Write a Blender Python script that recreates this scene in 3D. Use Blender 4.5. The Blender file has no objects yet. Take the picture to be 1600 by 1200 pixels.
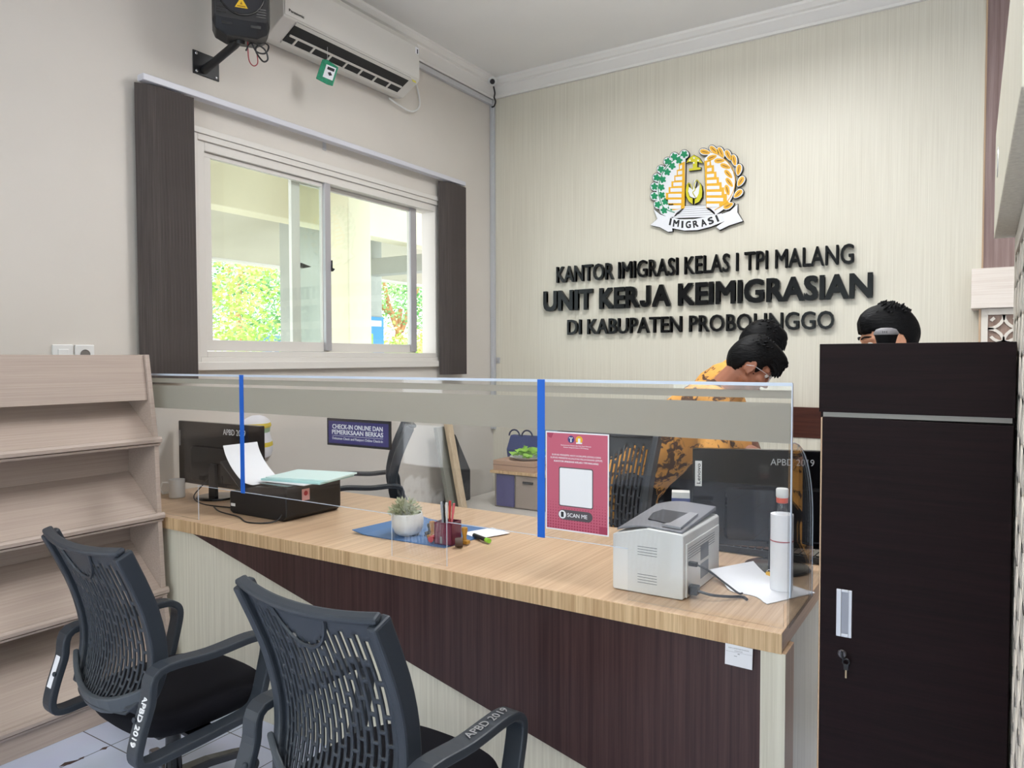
import bpy, bmesh, math, random
from mathutils import Vector, Matrix, noise
random.seed(7)
SC = bpy.context.scene
COL = SC.collection
R = math.radians

# ------------------------------------------------------------------ camera, world, lights, exposure
cam_data = bpy.data.cameras.new('camera'); cam = bpy.data.objects.new('camera', cam_data); COL.objects.link(cam)
cam_data.sensor_width = 36.0; cam_data.lens = 1155.8 / 1600 * 36.0; cam_data.clip_start = 0.05; cam_data.clip_end = 200
yaw, pitch, roll = 0.5682, -0.0336, -0.0023
fw = Vector((-math.sin(yaw)*math.cos(pitch), math.cos(yaw)*math.cos(pitch), math.sin(pitch)))
rt = Vector((math.cos(yaw), math.sin(yaw), 0)); up = rt.cross(fw)
rt2 = rt*math.cos(roll)+up*math.sin(roll); up2 = -rt*math.sin(roll)+up*math.cos(roll)
cam.matrix_world = Matrix(((rt2.x, up2.x, -fw.x, 3.25), (rt2.y, up2.y, -fw.y, -4.81), (rt2.z, up2.z, -fw.z, 1.4467), (0, 0, 0, 1)))
SC.camera = cam

SC.view_settings.view_transform = 'Standard'; SC.view_settings.look = 'None'
SC.view_settings.gamma = 1.0; SC.view_settings.use_curve_mapping = False
SC.view_settings.exposure = -0.06
SC.cycles.transparent_max_bounces = 32
SC.cycles.max_bounces = 8
SC.cycles.sample_clamp_indirect = 6.0

world = bpy.data.worlds.new('overcast_sky'); SC.world = world; world.use_nodes = True
bg = world.node_tree.nodes['Background']; bg.inputs[0].default_value = (0.87, 0.94, 1.0, 1); bg.inputs[1].default_value = 4.1

sun_d = bpy.data.lights.new('sun', 'SUN'); sun = bpy.data.objects.new('sun', sun_d); COL.objects.link(sun)
sun_d.energy = 4.0; sun_d.angle = 0.03; sun_d.color = (1, 0.95, 0.85)
sun.rotation_euler = Vector((0.45, 0.35, -1.0)).to_track_quat('-Z', 'Y').to_euler()   # light travels this way

def ceiling_lamp(x, y, sx, sy, watts, color=(0.97, 0.985, 1.0)):
    d = bpy.data.lights.new('ceiling_lamp', 'AREA'); o = bpy.data.objects.new('ceiling_lamp', d); COL.objects.link(o)
    d.shape = 'RECTANGLE'; d.size = sx; d.size_y = sy; d.energy = watts; d.color = color
    o.location = (x, y, 3.50)
    u = d.copy(); u.energy = watts*0.75; e = bpy.data.objects.new('ceiling_fill_light', u); COL.objects.link(e)   # added upward fill light, no real fitting, brightens the ceiling
    e.location = (x, y, 3.52); e.rotation_euler = (math.pi, 0, 0); return o
ceiling_lamp(1.95, -1.4, 1.2, 0.5, 46)
ceiling_lamp(3.2, -3.7, 1.2, 0.6, 44)
ceiling_lamp(5.4, -4.8, 1.2, 0.6, 40)
ceiling_lamp(2.8, -7.0, 1.2, 0.6, 44)

# ------------------------------------------------------------------ helpers
WM = {}
def V(*a): return Vector(a[0]) if len(a) == 1 else Vector(a)

def tag(o, label=None, cat=None, group=None, kind=None):
    if label: o['label'] = label
    if cat: o['category'] = cat
    if group: o['group'] = group
    if kind: o['kind'] = kind
    return o

def thing(name, label, cat, loc=(0, 0, 0), group=None):
    o = bpy.data.objects.new(name, None); COL.objects.link(o)
    loc = MB.base @ Vector(loc); o.location = loc; o.empty_display_size = 0.05
    WM[o] = Matrix.Translation(loc)
    return tag(o, label, cat, group)

def copy_tree(o, parent=None):
    c = o.copy(); COL.objects.link(c); c.parent = parent
    for ch in list(o.children): copy_tree(ch, c)
    return c

# room shell, origin in its far left corner, scaled up about the camera position
ROOM_CAM_SCALE = Matrix.Translation((-0.35, 0.518, -0.1558)) @ Matrix.Scale(1.1077, 4)
UNSCALED = Matrix()
class MB:
    base = UNSCALED
    def __init__(s, M=None): s.bm = bmesh.new(); s.M = MB.base @ (M or Matrix())
    def v(s, p): return s.bm.verts.new(s.M @ Vector(p))
    def face(s, vs):
        try: return s.bm.faces.new(vs)
        except ValueError: return None
    def bx(s, x0, x1, y0, y1, z0, z1):
        p = [s.v((x, y, z)) for z in (z0, z1) for y in (y0, y1) for x in (x0, x1)]
        for f in ((0, 2, 3, 1), (4, 5, 7, 6), (0, 1, 5, 4), (2, 6, 7, 3), (0, 4, 6, 2), (1, 3, 7, 5)): s.face([p[i] for i in f])
        return s
    def box(s, c, d, rot=None):
        m = s.M; s.M = m @ Matrix.Translation(c) @ (rot.to_4x4() if rot else Matrix())
        s.bx(-d[0]/2, d[0]/2, -d[1]/2, d[1]/2, -d[2]/2, d[2]/2); s.M = m; return s
    def prism(s, poly, a, b, axis='z'):
        """extrude a 2D polygon; axis = the extrusion axis (z: poly is xy, y: poly is xz, x: poly is yz)"""
        f = {'z': lambda p, h: (p[0], p[1], h), 'y': lambda p, h: (p[0], h, p[1]), 'x': lambda p, h: (h, p[0], p[1])}[axis]
        lo = [s.v(f(p, a)) for p in poly]; hi = [s.v(f(p, b)) for p in poly]
        s.face(lo[::-1]); s.face(hi); n = len(poly)
        for i in range(n): s.face([lo[i], lo[(i+1) % n], hi[(i+1) % n], hi[i]])
        return s
    def rings(s, rings, closed=False, caps=True):
        vs = [[s.v(p) for p in r] for r in rings]; n = len(vs[0]); m = len(vs)
        for i in range(m if closed else m-1):
            a, b = vs[i], vs[(i+1) % m]
            for j in range(n): s.face([a[j], a[(j+1) % n], b[(j+1) % n], b[j]])
        if caps and not closed: s.face(vs[0][::-1]); s.face(vs[-1])
        return s
    def tube(s, pts, r, seg=8, closed=False):
        pts = [Vector(p) for p in pts]; n = len(pts); rs = r if isinstance(r, (list, tuple)) else [r]*n
        out = []; t0 = (pts[1]-pts[0]).normalized(); a = t0.orthogonal().normalized()
        for i in range(n):
            if closed: t = (pts[(i+1) % n]-pts[i-1]).normalized()
            else: t = (pts[min(i+1, n-1)]-pts[max(i-1, 0)]).normalized()
            a = (a-t*a.dot(t)).normalized(); b = t.cross(a)
            out.append([pts[i]+(a*math.cos(k*2*math.pi/seg)+b*math.sin(k*2*math.pi/seg))*rs[i] for k in range(seg)])
        return s.rings(out, closed)
    def cyl(s, p0, p1, r0, r1=None, seg=20): return s.tube([p0, p1], [r0, r0 if r1 is None else r1], seg)
    def ribbon(s, pts, side, w, t, closed=False):
        """rectangular bar swept along pts; side = direction of its width w; t = thickness"""
        pts = [Vector(p) for p in pts]; n = len(pts); side = Vector(side).normalized(); out = []
        ws = w if isinstance(w, (list, tuple)) else [w]*n
        for i in range(n):
            if closed: d = (pts[(i+1) % n]-pts[i-1]).normalized()
            else: d = (pts[min(i+1, n-1)]-pts[max(i-1, 0)]).normalized()
            nn = d.cross(side).normalized()
            out.append([pts[i]+side*(a*ws[i]/2)+nn*(b*t/2) for a, b in ((-1, -1), (1, -1), (1, 1), (-1, 1))])
        return s.rings(out, closed)
    def lathe(s, prof, c=(0, 0, 0), seg=32):
        c = Vector(c)
        return s.rings([[c+Vector((max(r, 1e-4)*math.cos(k*2*math.pi/seg), max(r, 1e-4)*math.sin(k*2*math.pi/seg), z)) for k in range(seg)] for r, z in prof])
    def ball(s, c, rad, rot=None, sub=3):
        if not isinstance(rad, (tuple, list)): rad = (rad,)*3
        m = s.M @ Matrix.Translation(c) @ (rot.to_4x4() if rot else Matrix()) @ Matrix.Diagonal((*rad, 1))
        bmesh.ops.create_icosphere(s.bm, subdivisions=sub, radius=1, matrix=m); return s
    def cap(s, p0, r0, p1, r1, seg=14):
        s.ball(p0, r0, sub=2); s.ball(p1, r1, sub=2); return s.cyl(p0, p1, r0, r1, seg)
    CAP = None
    @staticmethod
    def glyphs(txt):
        cu = bpy.data.curves.new('t', 'FONT'); cu.body = txt; cu.size = 1; cu.resolution_u = 3
        ob = bpy.data.objects.new('t', cu); COL.objects.link(ob)
        dg = bpy.context.evaluated_depsgraph_get(); me = bpy.data.meshes.new_from_object(ob.evaluated_get(dg))
        bpy.data.objects.remove(ob); bpy.data.curves.remove(cu); return me
    def text(s, txt, origin, xd, ud, w=None, h=None, depth=0.001, bold=0.0, align='L'):
        """lettering in the plane xd/ud, its baseline start (or centre) at origin, fitted to width w and cap height h; bold thickens the strokes"""
        if MB.CAP is None:
            m = MB.glyphs('H'); MB.CAP = max(v.co.y for v in m.vertices); bpy.data.meshes.remove(m)
        me = MB.glyphs(txt); xs = [v.co.x for v in me.vertices]; x0, x1 = min(xs), max(xs)
        sy = h/(MB.CAP+2*bold) if h else None; sx = w/(x1-x0+2*bold) if w else sy
        sy = sy or sx
        off = (x1-x0)*sx/2 if align == 'C' else 0
        xd = Vector(xd).normalized(); ud = Vector(ud).normalized(); nd = xd.cross(ud); o = Vector(origin)
        bold = max(0.0, bold); by = bold*sy; bxx = bold*sx
        shifts = [(0, 0)] if bold == 0 else [(a*bxx, c*by) for a, c in ((-1, -1), (1, -1), (1, 1), (-1, 1), (0, 0))]
        for i, (dx, dy) in enumerate(shifts):
            bt = bmesh.new(); bt.from_mesh(me)
            r = bmesh.ops.extrude_face_region(bt, geom=bt.faces[:])
            top = {e for e in r['geom'] if isinstance(e, bmesh.types.BMVert)}
            for v in bt.verts:
                p = v.co.copy(); z = depth*(1-0.004*i) if v in top else 0
                v.co = s.M @ (o+xd*((p.x-x0)*sx-off+dx+(bxx if align == 'L' else 0))+ud*(p.y*sy+dy+by)+nd*z)
            bmesh.ops.recalc_face_normals(bt, faces=bt.faces[:])
            tm = bpy.data.meshes.new('t'); bt.to_mesh(tm); bt.free(); s.bm.from_mesh(tm); bpy.data.meshes.remove(tm)
        bpy.data.meshes.remove(me); return s
    def build(s, name, mat, parent=None, bevel=0, smooth=False, seg=2, solid=0, sub=0, recalc=True):
        me = bpy.data.meshes.new(name)
        if recalc: bmesh.ops.recalc_face_normals(s.bm, faces=s.bm.faces[:])
        if parent is not None and parent in WM: bmesh.ops.transform(s.bm, matrix=WM[parent].inverted(), verts=s.bm.verts[:])
        s.bm.to_mesh(me); s.bm.free()
        if smooth:
            for p in me.polygons: p.use_smooth = True
            me.set_sharp_from_angle(angle=R(smooth if smooth is not True else 40))
        o = bpy.data.objects.new(name, me); COL.objects.link(o); me.materials.append(mat)
        if parent is not None: o.parent = parent; WM[o] = WM.get(parent, Matrix())
        if solid: m = o.modifiers.new('thick', 'SOLIDIFY'); m.thickness = solid; m.offset = 0
        if sub: m = o.modifiers.new('sub', 'SUBSURF'); m.levels = sub; m.render_levels = sub
        if bevel: m = o.modifiers.new('bevel', 'BEVEL'); m.width = bevel; m.segments = seg; m.limit_method = 'ANGLE'; m.angle_limit = R(40)
        return o
    def solo(s, name, mat, label, cat, group=None, kind=None, **k):
        o = s.build(name, mat, **k)
        co = [v.co for v in o.data.vertices]
        c = Vector(((min(v.x for v in co)+max(v.x for v in co))/2, (min(v.y for v in co)+max(v.y for v in co))/2, min(v.z for v in co)))
        o.data.transform(Matrix.Translation(-c)); o.location = c; WM[o] = Matrix.Translation(c)
        return tag(o, label, cat, group, kind)

def struct(o, label=None): o['kind'] = 'structure'; return o

def remesh(o, vox, smooth=4):
    m = o.modifiers.new('r', 'REMESH'); m.mode = 'VOXEL'; m.voxel_size = vox
    if smooth: sm = o.modifiers.new('s', 'SMOOTH'); sm.factor = 0.5; sm.iterations = smooth
    dg = bpy.context.evaluated_depsgraph_get(); me = bpy.data.meshes.new_from_object(o.evaluated_get(dg))
    mats = list(o.data.materials); o.modifiers.clear(); old = o.data; o.data = me; bpy.data.meshes.remove(old)
    me.materials.clear()
    for x in mats: me.materials.append(x)
    for p in me.polygons: p.use_smooth = True
    return o

def arc(c, r, a0, a1, n, plane='xy'):
    out = []
    for i in range(n+1):
        a = R(a0+(a1-a0)*i/n); u, w = r*math.cos(a), r*math.sin(a)
        out.append({'xy': (c[0]+u, c[1]+w, c[2]), 'yz': (c[0], c[1]+u, c[2]+w), 'xz': (c[0]+u, c[1], c[2]+w)}[plane])
    return out

def catmull(pts, n=8, closed=False):
    pts = [Vector(p) for p in pts]; m = len(pts); out = []
    g = (lambda i: pts[i % m]) if closed else (lambda i: pts[max(0, min(m-1, i))])
    for i in range(m if closed else m-1):
        p0, p1, p2, p3 = g(i-1), g(i), g(i+1), g(i+2)
        for k in range(n):
            t = k/n
            out.append(0.5*((2*p1)+(p2-p0)*t+(2*p0-5*p1+4*p2-p3)*t*t+(3*p1-p0-3*p2+p3)*t**3))
    if not closed: out.append(pts[-1])
    return out

# ------------------------------------------------------------------ materials
def srgb(r, g, b):
    f = lambda c: (c/255/12.92) if c/255 <= 0.04045 else ((c/255+0.055)/1.055)**2.4
    return (f(r), f(g), f(b), 1)

def newmat(name):
    m = bpy.data.materials.new(name); m.use_nodes = True; nt = m.node_tree
    return m, nt, nt.nodes['Principled BSDF'], nt.nodes['Material Output']

def plain(name, c, rough=0.5, metal=0.0, spec=0.5, noise_amt=0.0, nscale=30, bump=0.0, bscale=200, trans=0):
    m, nt, p, out = newmat(name); N = nt.nodes; L = nt.links
    p.inputs['Base Color'].default_value = c; p.inputs['Roughness'].default_value = rough
    p.inputs['Metallic'].default_value = metal; p.inputs['Specular IOR Level'].default_value = spec
    tc = N.new('ShaderNodeTexCoord')
    if noise_amt:
        nz = N.new('ShaderNodeTexNoise'); nz.inputs['Scale'].default_value = nscale; nz.inputs['Detail'].default_value = 4
        L.new(tc.outputs['Object'], nz.inputs['Vector'])
        r = N.new('ShaderNodeValToRGB'); r.color_ramp.elements[0].position = 0.3; r.color_ramp.elements[1].position = 0.7
        r.color_ramp.elements[0].color = tuple(x*(1-noise_amt) for x in c[:3])+(1,); r.color_ramp.elements[1].color = tuple(min(1, x*(1+noise_amt*0.5)) for x in c[:3])+(1,)
        L.new(nz.outputs['Fac'], r.inputs['Fac']); L.new(r.outputs['Color'], p.inputs['Base Color'])
    if bump:
        nb = N.new('ShaderNodeTexNoise'); nb.inputs['Scale'].default_value = bscale; nb.inputs['Detail'].default_value = 3
        L.new(tc.outputs['Object'], nb.inputs['Vector'])
        b = N.new('ShaderNodeBump'); b.inputs['Strength'].default_value = bump; b.inputs['Distance'].default_value = 0.002
        L.new(nb.outputs['Fac'], b.inputs['Height']); L.new(b.outputs['Normal'], p.inputs['Normal'])
    return m

def wood(name, c1, c2, scale, rough=0.45, lo=0.35, hi=0.65, second=None, spec=0.4):
    """laminate with fine grain: noise stretched along the axis whose scale is small"""
    m, nt, p, out = newmat(name); N = nt.nodes; L = nt.links
    tc = N.new('ShaderNodeTexCoord'); mp = N.new('ShaderNodeMapping'); mp.inputs['Scale'].default_value = scale
    L.new(tc.outputs['Object'], mp.inputs['Vector'])
    nz = N.new('ShaderNodeTexNoise'); nz.inputs['Scale'].default_value = 1; nz.inputs['Detail'].default_value = 6; nz.inputs['Roughness'].default_value = 0.65
    nz.inputs['Distortion'].default_value = 0.15
    L.new(mp.outputs['Vector'], nz.inputs['Vector'])
    r = N.new('ShaderNodeValToRGB'); r.color_ramp.elements[0].position = lo; r.color_ramp.elements[1].position = hi
    r.color_ramp.elements[0].color = c1; r.color_ramp.elements[1].color = c2
    L.new(nz.outputs['Fac'], r.inputs['Fac']); L.new(r.outputs['Color'], p.inputs['Base Color'])
    p.inputs['Roughness'].default_value = rough; p.inputs['Specular IOR Level'].default_value = spec
    b = N.new('ShaderNodeBump'); b.inputs['Strength'].default_value = 0.06; b.inputs['Distance'].default_value = 0.001
    L.new(nz.outputs['Fac'], b.inputs['Height']); L.new(b.outputs['Normal'], p.inputs['Normal'])
    return m

def clear(name, tint=(1, 1, 1, 1), f0=0.045, rough=0.0):
    """clear sheet: transparent with a mirror reflection that grows towards grazing (Schlick)"""
    m = bpy.data.materials.new(name); m.use_nodes = True; nt = m.node_tree; N = nt.nodes; L = nt.links; N.clear()
    out = N.new('ShaderNodeOutputMaterial'); mix = N.new('ShaderNodeMixShader'); t = N.new('ShaderNodeBsdfTransparent'); g = N.new('ShaderNodeBsdfGlossy')
    t.inputs[0].default_value = tint; g.inputs['Roughness'].default_value = rough
    lw = N.new('ShaderNodeLayerWeight'); lw.inputs['Blend'].default_value = 0.5
    pw = N.new('ShaderNodeMath'); pw.operation = 'POWER'; pw.inputs[1].default_value = 5
    ma = N.new('ShaderNodeMath'); ma.operation = 'MULTIPLY_ADD'; ma.inputs[1].default_value = 1-f0; ma.inputs[2].default_value = f0
    L.new(lw.outputs['Facing'], pw.inputs[0]); L.new(pw.outputs[0], ma.inputs[0]); L.new(ma.outputs[0], mix.inputs[0])
    L.new(t.outputs[0], mix.inputs[1]); L.new(g.outputs[0], mix.inputs[2]); L.new(mix.outputs[0], out.inputs[0])
    return m

def frosted(name, c, clear_amt=0.12):
    m = bpy.data.materials.new(name); m.use_nodes = True; nt = m.node_tree; N = nt.nodes; L = nt.links; N.clear()
    out = N.new('ShaderNodeOutputMaterial'); d = N.new('ShaderNodeBsdfDiffuse'); tl = N.new('ShaderNodeBsdfTranslucent'); t = N.new('ShaderNodeBsdfTransparent')
    d.inputs[0].default_value = c; tl.inputs[0].default_value = c
    m1 = N.new('ShaderNodeMixShader'); m1.inputs[0].default_value = 0.72; m2 = N.new('ShaderNodeMixShader'); m2.inputs[0].default_value = clear_amt
    L.new(d.outputs[0], m1.inputs[1]); L.new(tl.outputs[0], m1.inputs[2]); L.new(m1.outputs[0], m2.inputs[1]); L.new(t.outputs[0], m2.inputs[2]); L.new(m2.outputs[0], out.inputs[0])
    return m

M = {}
M['paint'] = plain('cream_wall_paint', srgb(214, 208, 200), 0.75, spec=0.25, noise_amt=0.035, nscale=1.6, bump=0.05, bscale=90)
M['ceiling'] = plain('ceiling_paint', srgb(240, 238, 234), 0.85, spec=0.2, noise_amt=0.02, nscale=2)
M['white'] = plain('white_moulding', srgb(232, 229, 224), 0.6)
M['panel'] = wood('cream_streaked_laminate', srgb(210, 204, 188), srgb(224, 219, 204), (170, 170, 1.3), 0.36)
M['reddish'] = wood('reddish_brown_laminate', srgb(128, 104, 100), srgb(156, 134, 130), (60, 60, 1.5), 0.5)
M['dado'] = wood('dark_brown_laminate', srgb(58, 28, 22), srgb(82, 44, 34), (3, 3, 90), 0.4)
M['oak_top'] = wood('light_oak_laminate_top', srgb(186, 154, 124), srgb(210, 181, 150), (100, 1.2, 60), 0.38)
M['oak_edge'] = wood('light_oak_laminate_edge', srgb(184, 148, 108), srgb(224, 194, 152), (110, 40, 2.2), 0.4)
M['brown'] = wood('wenge_laminate', srgb(52, 32, 31), srgb(76, 53, 51), (95, 95, 1.5), 0.4)
M['cream_lam'] = wood('pale_ash_laminate', srgb(208, 202, 184), srgb(228, 223, 206), (110, 110, 1.7), 0.42)
M['cabinet'] = wood('espresso_laminate', srgb(20, 10, 12), srgb(31, 17, 19), (5, 60, 130), 0.45, spec=0.12)
M['shelf'] = wood('pale_beech_laminate', srgb(170, 153, 142), srgb(183, 167, 155), (80, 1.6, 170), 0.45)
M['tan'] = wood('tan_edge_band', srgb(176, 146, 118), srgb(200, 170, 140), (30, 30, 1.5), 0.45)
M['alu'] = plain('brushed_aluminium', srgb(205, 206, 210), 0.35, metal=0.7)
M['window_paint'] = plain('window_frame_paint', srgb(218, 214, 208), 0.45)
M['window_grey'] = plain('window_stile_grey', srgb(178, 176, 180), 0.4, metal=0.3)
M['black'] = plain('black_plastic', srgb(24, 25, 28), 0.42, bump=0.15, bscale=400)
M['black_gloss'] = plain('black_gloss_plastic', srgb(12, 12, 14), 0.12)
M['chairplast'] = plain('charcoal_chair_plastic', srgb(46, 52, 60), 0.45, bump=0.12, bscale=500)
M['fabric'] = plain('black_seat_fabric', srgb(22, 22, 27), 0.95, spec=0.15, bump=0.5, bscale=900)
M['chrome'] = plain('chrome', srgb(200, 200, 205), 0.15, metal=1)
M['whiteplast'] = plain('white_plastic', srgb(226, 226, 224), 0.35)
M['acwhite'] = plain('air_conditioner_plastic', srgb(214, 211, 205), 0.4)
M['paper'] = plain('white_paper', srgb(236, 236, 240), 0.8, spec=0.2)
M['ink'] = plain('dark_ink', srgb(30, 30, 34), 0.6)
M['whiteink'] = plain('white_ink', srgb(236, 236, 238), 0.6)
M['greyink'] = plain('grey_ink', srgb(150, 150, 152), 0.6)
M['blue'] = plain('bright_blue_tape', srgb(10, 98, 205), 0.45)
M['navy'] = plain('navy_sign_board', srgb(58, 54, 116), 0.4)
M['red_poster'] = plain('crimson_print', srgb(194, 94, 116), 0.45)
M['dark_red'] = plain('dark_crimson_print', srgb(164, 58, 86), 0.45)
M['pillgrey'] = plain('grey_print', srgb(84, 78, 82), 0.5)
M['gold'] = plain('gold_yellow_vinyl', srgb(232, 176, 36), 0.4)
M['olive'] = plain('olive_yellow_vinyl', srgb(206, 198, 40), 0.4)
M['green'] = plain('green_vinyl', srgb(20, 140, 92), 0.4)
M['signwhite'] = plain('white_acrylic_sheet', srgb(232, 233, 238), 0.35)
M['letter'] = plain('glossy_black_acrylic', srgb(10, 11, 13), 0.22, spec=0.22)
M['pane'] = clear('window_pane', (0.97, 1.0, 0.98, 1))
M['acrylic'] = clear('clear_acrylic', (0.985, 0.99, 0.99, 1), 0.04)
M['acryl_edge_glint'] = plain('acrylic_painted_glint', srgb(205, 216, 232), 0.25)  # pale opaque colour paints the bright glint along the clear sheet edges
M['frost'] = frosted('frosted_film', srgb(204, 202, 194), 0.12)
M['slat'] = wood('dark_blind_fabric', srgb(62, 56, 54), srgb(84, 77, 74), (240, 240, 2.5), 0.85)
M['skin'] = plain('brown_skin', srgb(158, 104, 80), 0.55, noise_amt=0.06, nscale=25)
M['skin_pale'] = plain('light_brown_skin', srgb(196, 142, 112), 0.55, noise_amt=0.06, nscale=25)
M['lip'] = plain('lip', srgb(140, 78, 70), 0.5)
M['eye'] = plain('eye_white', srgb(225, 222, 216), 0.2)
M['iris'] = plain('dark_iris', srgb(25, 16, 12), 0.15)
M['trouser'] = plain('black_trouser_cloth', srgb(22, 22, 26), 0.9, bump=0.3, bscale=600)
M['concrete'] = plain('grey_concrete', srgb(176, 178, 172), 0.85, noise_amt=0.1, nscale=3)
M['veranda'] = plain('yellowed_plaster', srgb(236, 230, 204), 0.85, noise_amt=0.06, nscale=2)
M['soffit'] = plain('pale_soffit_board', srgb(206, 202, 186), 0.85, noise_amt=0.06, nscale=2)
M['bark'] = plain('orange_brown_bark', srgb(198, 142, 100), 0.9, noise_amt=0.25, nscale=9)

def hair_mat():
    m, nt, p, out = newmat('black_hair'); N = nt.nodes; L = nt.links
    p.inputs['Base Color'].default_value = srgb(6, 6, 8); p.inputs['Roughness'].default_value = 0.55; p.inputs['Specular IOR Level'].default_value = 0.14
    tc = N.new('ShaderNodeTexCoord'); mp = N.new('ShaderNodeMapping'); mp.inputs['Scale'].default_value = (30, 160, 160)
    nz = N.new('ShaderNodeTexNoise'); nz.inputs['Scale'].default_value = 1.0; nz.inputs['Detail'].default_value = 3
    b = N.new('ShaderNodeBump'); b.inputs['Strength'].default_value = 0.7; b.inputs['Distance'].default_value = 0.004
    L.new(tc.outputs['Object'], mp.inputs['Vector']); L.new(mp.outputs['Vector'], nz.inputs['Vector']); L.new(nz.outputs['Fac'], b.inputs['Height']); L.new(b.outputs['Normal'], p.inputs['Normal'])
    return m
M['hair'] = hair_mat()

def batik(name, base, dark):
    m, nt, p, out = newmat(name); N = nt.nodes; L = nt.links
    tc = N.new('ShaderNodeTexCoord')
    n0 = N.new('ShaderNodeTexNoise'); n0.inputs['Scale'].default_value = 14; n0.inputs['Detail'].default_value = 2
    L.new(tc.outputs['Object'], n0.inputs['Vector'])
    mixv = N.new('ShaderNodeMix'); mixv.data_type = 'VECTOR'; mixv.inputs[0].default_value = 0.16
    L.new(tc.outputs['Object'], mixv.inputs[4]); L.new(n0.outputs['Color'], mixv.inputs[5])
    n1 = N.new('ShaderNodeTexNoise'); n1.inputs['Scale'].default_value = 17; n1.inputs['Detail'].default_value = 3; n1.inputs['Roughness'].default_value = 0.6
    L.new(mixv.outputs[1], n1.inputs['Vector'])
    r = N.new('ShaderNodeValToRGB'); r.color_ramp.interpolation = 'LINEAR'
    r.color_ramp.elements[0].position = 0.43; r.color_ramp.elements[0].color = dark
    r.color_ramp.elements[1].position = 0.49; r.color_ramp.elements[1].color = base
    L.new(n1.outputs['Fac'], r.inputs['Fac']); L.new(r.outputs['Color'], p.inputs['Base Color']); p.inputs['Roughness'].default_value = 0.8
    return m
M['batik'] = batik('orange_batik_cloth', srgb(218, 156, 74), srgb(80, 52, 34))

def tiles():
    m, nt, p, out = newmat('white_floor_tiles'); N = nt.nodes; L = nt.links
    tc = N.new('ShaderNodeTexCoord'); mp = N.new('ShaderNodeMapping'); mp.inputs['Location'].default_value = (-0.507, 0.32, 0)
    L.new(tc.outputs['Object'], mp.inputs['Vector'])
    br = N.new('ShaderNodeTexBrick'); br.offset = 0; br.squash = 1
    for k, v in (('Scale', 1), ('Brick Width', 0.3), ('Row Height', 0.3), ('Mortar Size', 0.0022), ('Mortar Smooth', 0.1)): br.inputs[k].default_value = v
    br.inputs['Color1'].default_value = srgb(196, 204, 226); br.inputs['Color2'].default_value = srgb(200, 207, 228); br.inputs['Mortar'].default_value = srgb(92, 88, 90)
    L.new(mp.outputs['Vector'], br.inputs['Vector'])
    nz = N.new('ShaderNodeTexNoise'); nz.inputs['Scale'].default_value = 7; nz.inputs['Detail'].default_value = 5
    L.new(tc.outputs['Object'], nz.inputs['Vector'])
    mx = N.new('ShaderNodeMix'); mx.data_type = 'RGBA'; mx.blend_type = 'MULTIPLY'; mx.inputs[0].default_value = 0.12
    L.new(br.outputs['Color'], mx.inputs[6]); L.new(nz.outputs['Color'], mx.inputs[7]); L.new(mx.outputs[2], p.inputs['Base Color'])
    p.inputs['Roughness'].default_value = 0.22
    return m
M['tiles'] = tiles()

def leafmat(name, c1, c2):
    m, nt, p, out = newmat(name); N = nt.nodes; L = nt.links
    tc = N.new('ShaderNodeTexCoord'); nz = N.new('ShaderNodeTexNoise'); nz.inputs['Scale'].default_value = 1.3; nz.inputs['Detail'].default_value = 4
    L.new(tc.outputs['Object'], nz.inputs['Vector'])
    r = N.new('ShaderNodeValToRGB'); r.color_ramp.elements[0].position = 0.38; r.color_ramp.elements[1].position = 0.62
    r.color_ramp.elements[0].color = c1; r.color_ramp.elements[1].color = c2
    L.new(nz.outputs['Fac'], r.inputs['Fac']); L.new(r.outputs['Color'], p.inputs['Base Color']); p.inputs['Roughness'].default_value = 0.6
    return m

# ------------------------------------------------------------------ the room
struct(MB().bx(-0.52, 7.4, -9.7, 0.68, -0.1, 0).build('floor', M['tiles']))
for pts in ([(0.52, -3.345), (0.505, -3.36), (0.498, -3.345), (0.506, -3.33)], [(0.513, -3.47), (0.497, -3.50), (0.485, -3.475), (0.503, -3.445), (0.512, -3.42)], [(0.516, -3.425), (0.50, -3.435), (0.503, -3.415)]):
    struct(MB().prism(pts, 0.0001, 0.0008, 'z').build('floor_chip', plain('worn_grout', srgb(70, 52, 48), 0.9)))
MB.base = ROOM_CAM_SCALE
struct(MB().bx(-0.15, 7, -9.2, 0.15, 3.57, 3.7).build('ceiling', M['ceiling']))
struct(MB().bx(-0.15, 7, 0.02, 0.15, 0, 3.57).build('wall_back', M['paint']))
struct(MB().bx(6.85, 7, -9.05, 0.02, 0, 3.57).build('wall_right', M['paint']))
wf = MB(); FZ0, FZ1 = 1.0, 2.85
wf.bx(-0.15, 7, -9.2, -9.05, 0, FZ0); wf.bx(-0.15, 7, -9.2, -9.05, FZ1, 3.57); wf.bx(-0.15, 0.3, -9.2, -9.05, FZ0, FZ1); wf.bx(6.3, 7, -9.2, -9.05, FZ0, FZ1)
struct(wf.build('wall_front', M['paint']))
w2 = bpy.data.objects.new('unseen_fill_window', None); COL.objects.link(w2); struct(w2); WM[w2] = Matrix()  # unseen window added behind the camera as fill for surfaces facing it
f2 = MB()
for x in (0.3, 1.8, 3.3, 4.8, 6.25): f2.bx(x, x+0.05, -9.16, -9.09, FZ0, FZ1)
f2.bx(0.35, 6.25, -9.16, -9.09, FZ0, FZ0+0.05); f2.bx(0.35, 6.25, -9.16, -9.09, FZ1-0.05, FZ1); f2.build('window_frame', M['window_paint'], w2)
MB().bx(0.33, 6.27, -9.13, -9.124, FZ0+0.02, FZ1-0.02).build('pane', M['pane'], w2)
WY0, WY1, WZ0, WZ1 = -2.60, -0.64, 1.43, 2.55
DY0, DY1, DZ1 = -5.66, -5.02, 2.2
w = MB()
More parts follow.
